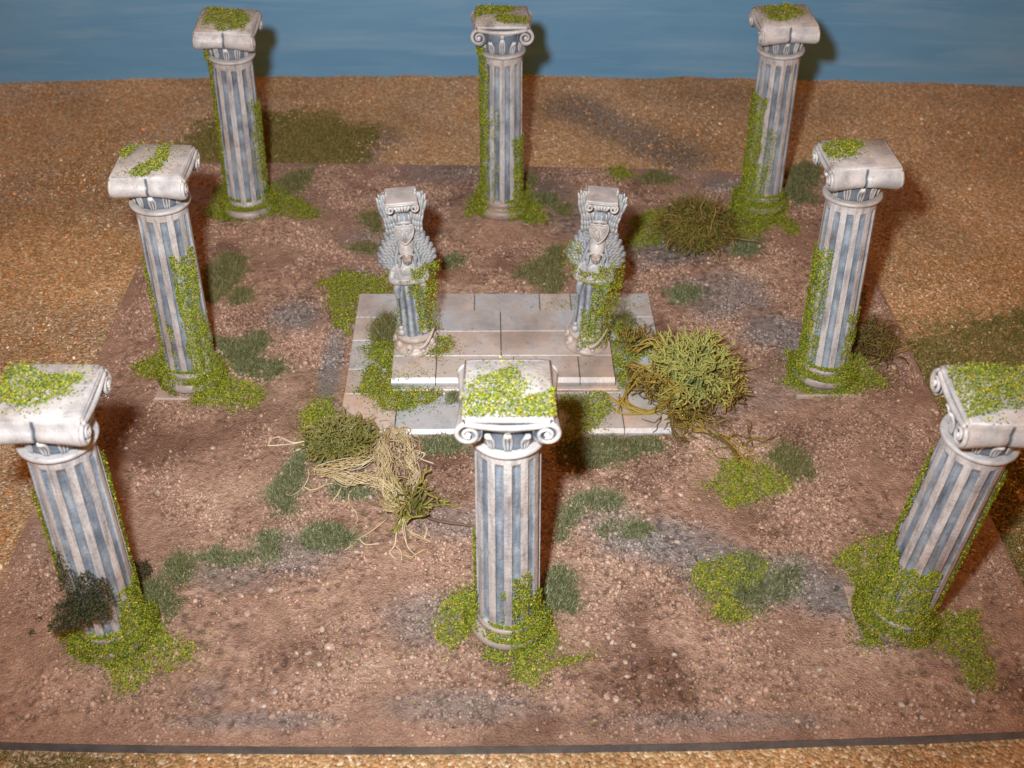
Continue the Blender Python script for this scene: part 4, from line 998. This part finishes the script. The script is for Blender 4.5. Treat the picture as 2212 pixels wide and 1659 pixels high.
for P in ([(1440, 790, .02), (1385, 800, .016), (1345, 868, .010), (1400, 890, .006), (1440, 870, .010), (1450, 800, .018)], [(1430, 740, .022), (1418, 770, .020), (1422, 800, .016)],
          [(1360, 788, .014), (1400, 800, .018), (1440, 830, .020), (1470, 850, .022)], [(1340, 860, .007), (1370, 882, .007), (1410, 886, .007), (1436, 860, .01), (1445, 820, .015)],
          [(1560, 800, .02), (1590, 790, .02), (1605, 800, .02)], [(1575, 790, .02), (1590, 775, .022), (1604, 772, .024)], [(1450, 900, .012), (1460, 940, .006), (1490, 955, .002)], [(1530, 930, .006), (1570, 960, .003), (1610, 1010, .001)], [(1500, 930, .005), (1560, 945, .003), (1640, 1020, .001)],
          [(1380, 840, .008), (1360, 810, .009), (1375, 795, .012)], [(1310, 850, .006), (1350, 880, .007), (1400, 892, .006)], [(1580, 870, .008), (1598, 850, .014), (1590, 820, .018)], [(1370, 760, .012), (1410, 745, .02), (1440, 760, .024)]):
    Q = np.array([at(*q) for q in P]); c = BR_[int(R.integers(4))]
    for j in range(4): tube(mb, smooth_path(Q + R.normal(size=Q.shape) * .0011 * j, 5), [.0005, .0007, .0004], 5, np.array(c) * R.uniform(.8, 1.3))
strands(mb, at(1415, 840, .012), (.014, .013, .011), 110, .014, .00042, BR_, .6); strands(mb, at(1480, 905, .004), (.02, .008, .006), 110, .016, .0004, BR_, .5); strands(mb, at(1575, 850, .012), (.010, .012, .014), 60, .012, .0006, BR_, .5)
strands(mb, at(1380, 740, .008), (.015, .008, .006), 80, .014, .0004, BR_, .6); strands(mb, at(1590, 970, .001), (.02, .012, .001), 26, .02, .00035, BR_, .4)
c0 = at(1420, 850, 0); mb.V = [v - c0 for v in mb.V]
o = mb.build('root_tangle', FIBRE); o.location = c0; tag(o, 'olive brown stringy roots curling from the yellow green bush onto the slabs', 'roots')
mb = MB(); dc = at(1500, 506, .012); DB = [(.15, .11, .018), (.20, .15, .022), (.09, .07, .014), (.24, .15, .035), (.16, .16, .025)]
strands(mb, (0, 0, 0), (.0255, .022, .027), 1500, .015, .00032, DB, .55, .0006 - dc[2]); strands(mb, (0, 0, 0), (.027, .024, .028), 26, .026, .00042, [(.34, .20, .06), (.28, .2, .07)], .4, .0006 - dc[2])
strands(mb, (-.0, .010, .002), (.032, .018, .012), 160, .018, .0003, DB, .5, .0006 - dc[2])
o = mb.build('tangled_bush', FIBRE); o.location = dc; tag(o, 'dark olive brown bush of fine tangled threads before the far right column', 'bush')
mb = MB(); dc = at(1882, 745, .010)
strands(mb, (0, 0, 0), (.012, .011, .015), 330, .016, .0004, [(.12, .07, .02), (.17, .10, .025), (.08, .055, .015), (.15, .12, .02)], .55, .0006 - dc[2]); strands(mb, (.006, -.004, -.008), (.022, .012, .003), 30, .022, .0004, BR_, .4, .0006 - dc[2])
o = mb.build('tangled_bush', FIBRE); o.location = dc; tag(o, 'small dark brown tangled bush at the right foot of the mid right column', 'bush')
lichen(at(738, 958, .005), (.0195, .0155, .0095), 110, [(.08, .08, .02), (.12, .12, .025), (.15, .14, .03), (.09, .11, .04)], (.25, .225, .06), 'olive green lichen clump left of the straw roots', 'lichen_clump', .8)
lichen(at(885, 1090, .002), (.009, .010, .003), 16, [(.16, .15, .03), (.20, .18, .035)], (.28, .24, .06), 'flat olive leaf scraps under the lower end of the straw roots', 'lichen_clump', 1.1)

mb = MB(); lc = at(738, 958, .005); OL = [(.13, .12, .025), (.18, .165, .035), (.22, .19, .045), (.10, .105, .03), (.17, .13, .025)]
strands(mb, (0, 0, 0), (.0205, .0165, .010), 520, .010, .00055, OL, .75, .0006 - lc[2])
o = mb.build('olive_roots', FIBRE); o.location = lc; tag(o, 'curly olive green strands threaded through the lichen clump by the straw roots', 'roots')
mb = MB(); lc = at(885, 1090, .002)
strands(mb, (0, 0, 0), (.010, .011, .003), 60, .012, .0006, OL, .3, .0012 - lc[2])
o = mb.build('olive_roots', FIBRE); o.location = lc; tag(o, 'olive leafy strands under the lower tail of the straw roots, by the twig', 'roots')
# straw roots: spots of a detail print (scale .3616, from 900, 1400)
def dp(x, y, z=.002): return at((900 + x * .3617) * k2, (1400 + y * .3617) * k2, z)
ST = [(.56, .43, .23), (.64, .53, .33), (.50, .36, .16), (.68, .58, .40)]
mb = MB(); c0 = dp(1250, 700, 0)
def straw(pts, r=.00019, jit=12, zs=None):
    m_ = len(pts); zz = zs if zs is not None else [.002 + .007 * math.sin(math.pi * min(1, (i + .6) / m_)) * R.uniform(.2, 1.5) for i in range(m_)]
    Q = np.array([dp(x + R.normal() * jit, y + R.normal() * jit, z) for (x, y), z in zip(pts, zz)])
    tube(mb, smooth_path(Q, 5) - c0, [r, r, r * .7], 5, np.array(ST[int(R.integers(4))]) * R.uniform(.85, 1.1))
def u(a, b): return R.uniform(a, b)
for i in range(34): straw([(1230 + u(-120, 120), 560 + u(-110, 110)), (1080 + u(-50, 50), 640 + u(-80, 90)), (880 + u(-70, 70), 720 + u(-70, 80)), (700 + u(-60, 60), 760 + u(-60, 50)), (570 + u(-40, 100), 745 + u(-40, 70))], jit=12)
for i in range(38): straw([(1280 + u(-110, 130), 300 + u(-20, 80)), (1270 + u(-60, 60), 480), (1300 + u(-80, 80), 660), (1320 + u(-100, 100), 840), (1390 + u(-110, 120), 1010), (1450 + u(-110, 80), 1140 + u(-60, 30))], jit=14)
for i in range(64):
    a = u(0, 6.28); cx_, cy_ = u(1250, 1570), u(360, 980); rr_ = u(45, 130)
    straw([(cx_ + rr_ * math.cos(a + t_) * u(.75, 1.15), cy_ + rr_ * 1.1 * math.sin(a + t_)) for t_ in np.linspace(0, u(2, 5), 7)], jit=8)
for i in range(28): straw([(1340 + u(-60, 60), 420 + u(-90, 60)), (1470 + u(-50, 50), 410 + u(-80, 90)), (1540 + u(-60, 50), 520 + u(-80, 80)), (1560 + u(-70, 60), 680 + u(-50, 50)), (1610 + u(-90, 50), 800), (1590 + u(-90, 60), 930 + u(-50, 60))], jit=12)
for i in range(34): straw([(720 + u(-100, 100), 780 + u(-30, 30)), (900 + u(-50, 50), 840 + u(-70, 60)), (1060 + u(-50, 50), 870 + u(-80, 50)), (1200 + u(-50, 50), 860 + u(-90, 80)), (1290 + u(-40, 60), 930 + u(-60, 60))], jit=10)
for i in range(18): straw([(1250 + u(-40, 60), 1020 + u(-60, 60)), (1350 + u(-50, 50), 1130 + u(-50, 40)), (1460 + u(-40, 40), 1120 + u(-30, 30)), (1540 + u(-50, 80), 1010 + u(-60, 60))], jit=12)
for pts in ([(560, 460), (420, 495), (250, 515), (140, 520)], [(560, 460), (400, 490), (270, 440), (180, 460), (160, 515)], [(520, 480), (470, 550), (430, 560), (560, 470)], [(700, 330), (580, 325), (495, 330), (498, 190)], [(1060, 180), (1040, 130), (1060, 100)], [(1275, 300), (1280, 120), (1255, 0), (1262, -60)], [(1275, 300), (1250, 170), (1300, 130)],
            [(545, 740), (550, 820), (500, 920), (400, 1000), (330, 1000)], [(500, 930), (600, 965), (720, 900), (800, 880)], [(880, 900), (850, 980), (790, 1060)], [(1050, 905), (960, 990), (960, 1080), (1020, 1180), (1030, 1250), (1010, 1285)], [(1320, 1240), (1180, 1360), (1050, 1440), (960, 1500), (905, 1550)], [(1050, 1440), (1100, 1490), (1180, 1490), (1250, 1475)],
            [(1470, 1200), (1420, 1350), (1400, 1500), (1350, 1560), (1390, 1620)], [(1470, 1200), (1485, 1370), (1530, 1520), (1600, 1590)], [(1480, 1200), (1530, 1340), (1620, 1410), (1760, 1465)], [(1690, 1430), (1710, 1340), (1680, 1270)], [(1400, 1500), (1460, 1570), (1470, 1650)], [(1600, 1590), (1680, 1550), (1720, 1540)], [(1620, 590), (1660, 600), (1650, 520), (1715, 490)],
            [(1560, 600), (1660, 660), (1780, 690)], [(1600, 560), (1690, 600), (1660, 650)], [(1470, 1580), (1560, 1620), (1600, 1590), (1605, 1640)]):
    for j in range(2): straw(pts, .00026, 5, [.0025 if i < 2 else .0014 for i in range(len(pts))])
for i in range(16): straw([(1050 + R.uniform(-250, 150), 330 + R.uniform(-20, 80)), (950 + R.uniform(-80, 80), 290 + R.uniform(0, 60)), (830, 360 + R.uniform(-30, 30))], jit=15, zs=[.010, .014, .010])
o = mb.build('straw_roots', FIBRE); o.location = c0; tag(o, 'pale straw coloured root tangle spilling off the front left platform corner', 'roots')
mb = MB(); Q = np.array([dp(*q) for q in ((1540, 1150, .004), (1700, 1215, .0032), (1850, 1265, .003), (2030, 1290, .003), (2230, 1320, .003))]); tube(mb, smooth_path(Q, 6) - Q[0], [.0010, .0009, .0007], 7, (.13, .075, .05))
o = mb.build('twig', FIBRE); o.location = Q[0]; tag(o, 'thin dark brown twig between the straw roots and the near middle column', 'twig')

# ------------------------------------------------------------------ pebbles, each its own
PM = []
for v in range(7):
    V0, F0 = ICO2; V = V0 * (1 + .5 * (fbm(V0[:, 0] * 2 + v * 7, V0[:, 1] * 2 + V0[:, 2] * 2, .8, v, 2) - .5) + .22 * (fbm(V0[:, 0] * 5 + v, V0[:, 1] * 5 - V0[:, 2] * 4, 1.0, v + 30, 1) - .5))[:, None] * [1, .75, .6]
    base_c = [(.46, .32, .25), (.50, .37, .29), (.42, .28, .21), (.40, .33, .29), (.50, .38, .30), (.38, .26, .19), (.44, .36, .31)][v]
    m_ = MB(); m_.add(V, F0, base_c); PM.append(m_.mesh('pebble', ROCK, False))
big = [(715, 1405, 3.6), (535, 1330, 2.6), (520, 1290, 2.6), (585, 1280, 2.6), (1470, 1072, 2.4), (1645, 1140, 2.4), (1710, 1222, 2.8), (1310, 1510, 2.6), (1330, 1515, 2.6), (1510, 1080, 1.8), (1640, 970, 2.2), (840, 1455, 2), (1290, 1330, 2), (570, 1530, 2), (1200, 1535, 2),
       (1745, 1455, 2), (1760, 1462, 2), (1770, 1450, 2), (1545, 1365, 2.2), (1260, 1480, 2.2), (690, 1440, 2), (1640, 1500, 2), (1060, 1500, 2), (970, 1470, 2), (460, 970, 2.2), (640, 1490, 1.8), (980, 620, 2.2), (1560, 1395, 1.6), (860, 1510, 1.8), (1720, 1560, 2.2)]
spots = [(*at(u, v)[:2], r * .00082) for u, v, r in big]
P = on_board(1500); w = sst(.45, .7, fbm(P[:, 0], P[:, 1], .05, 141)) * (.35 + .65 * sst(-.02, -.2, P[:, 1])); P = P[R.uniform(size=len(P)) < w]
def clear(x, y):
    if lx0 - .004 < x < lx1 + .004 and ly0 - .004 < y < ly1 + .004: return False
    return all(math.hypot(x - FR[k][2][0], y - FR[k][2][1]) > .03 for k in FR)
P = [q for q in P if clear(*q)][:250]
spots += [(x, y, R.uniform(.0009, .0019)) for x, y in P]
for i, (x, y, r) in enumerate(spots):
    o = bpy.data.objects.new('pebble', PM[i % 7]); COL.objects.link(o)
    o.location = (x, y, float(gz(x, y)) + r * .12); o.scale = (r, r * R.uniform(.8, 1.1), r * R.uniform(.8, 1.1)); o.rotation_euler = (R.uniform(-.3, .3), R.uniform(-.3, .3), R.uniform(0, 6.28))
    if y < -.17: lb, gp = 'small rounded tan pebble stuck on the bare earth along the near edge of the board', 'pebbles along the near edge'
    elif y > .09: lb, gp = 'small tan pebble stuck on the earth behind the platform', 'pebbles behind the platform'
    elif x < -.02: lb, gp = 'small tan pebble stuck on the earth left of the platform and near middle column', 'pebbles on the left half'
    else: lb, gp = 'small tan pebble stuck on the earth right of the platform and near middle column', 'pebbles on the right half'
    tag(o, lb, 'pebble', gp)
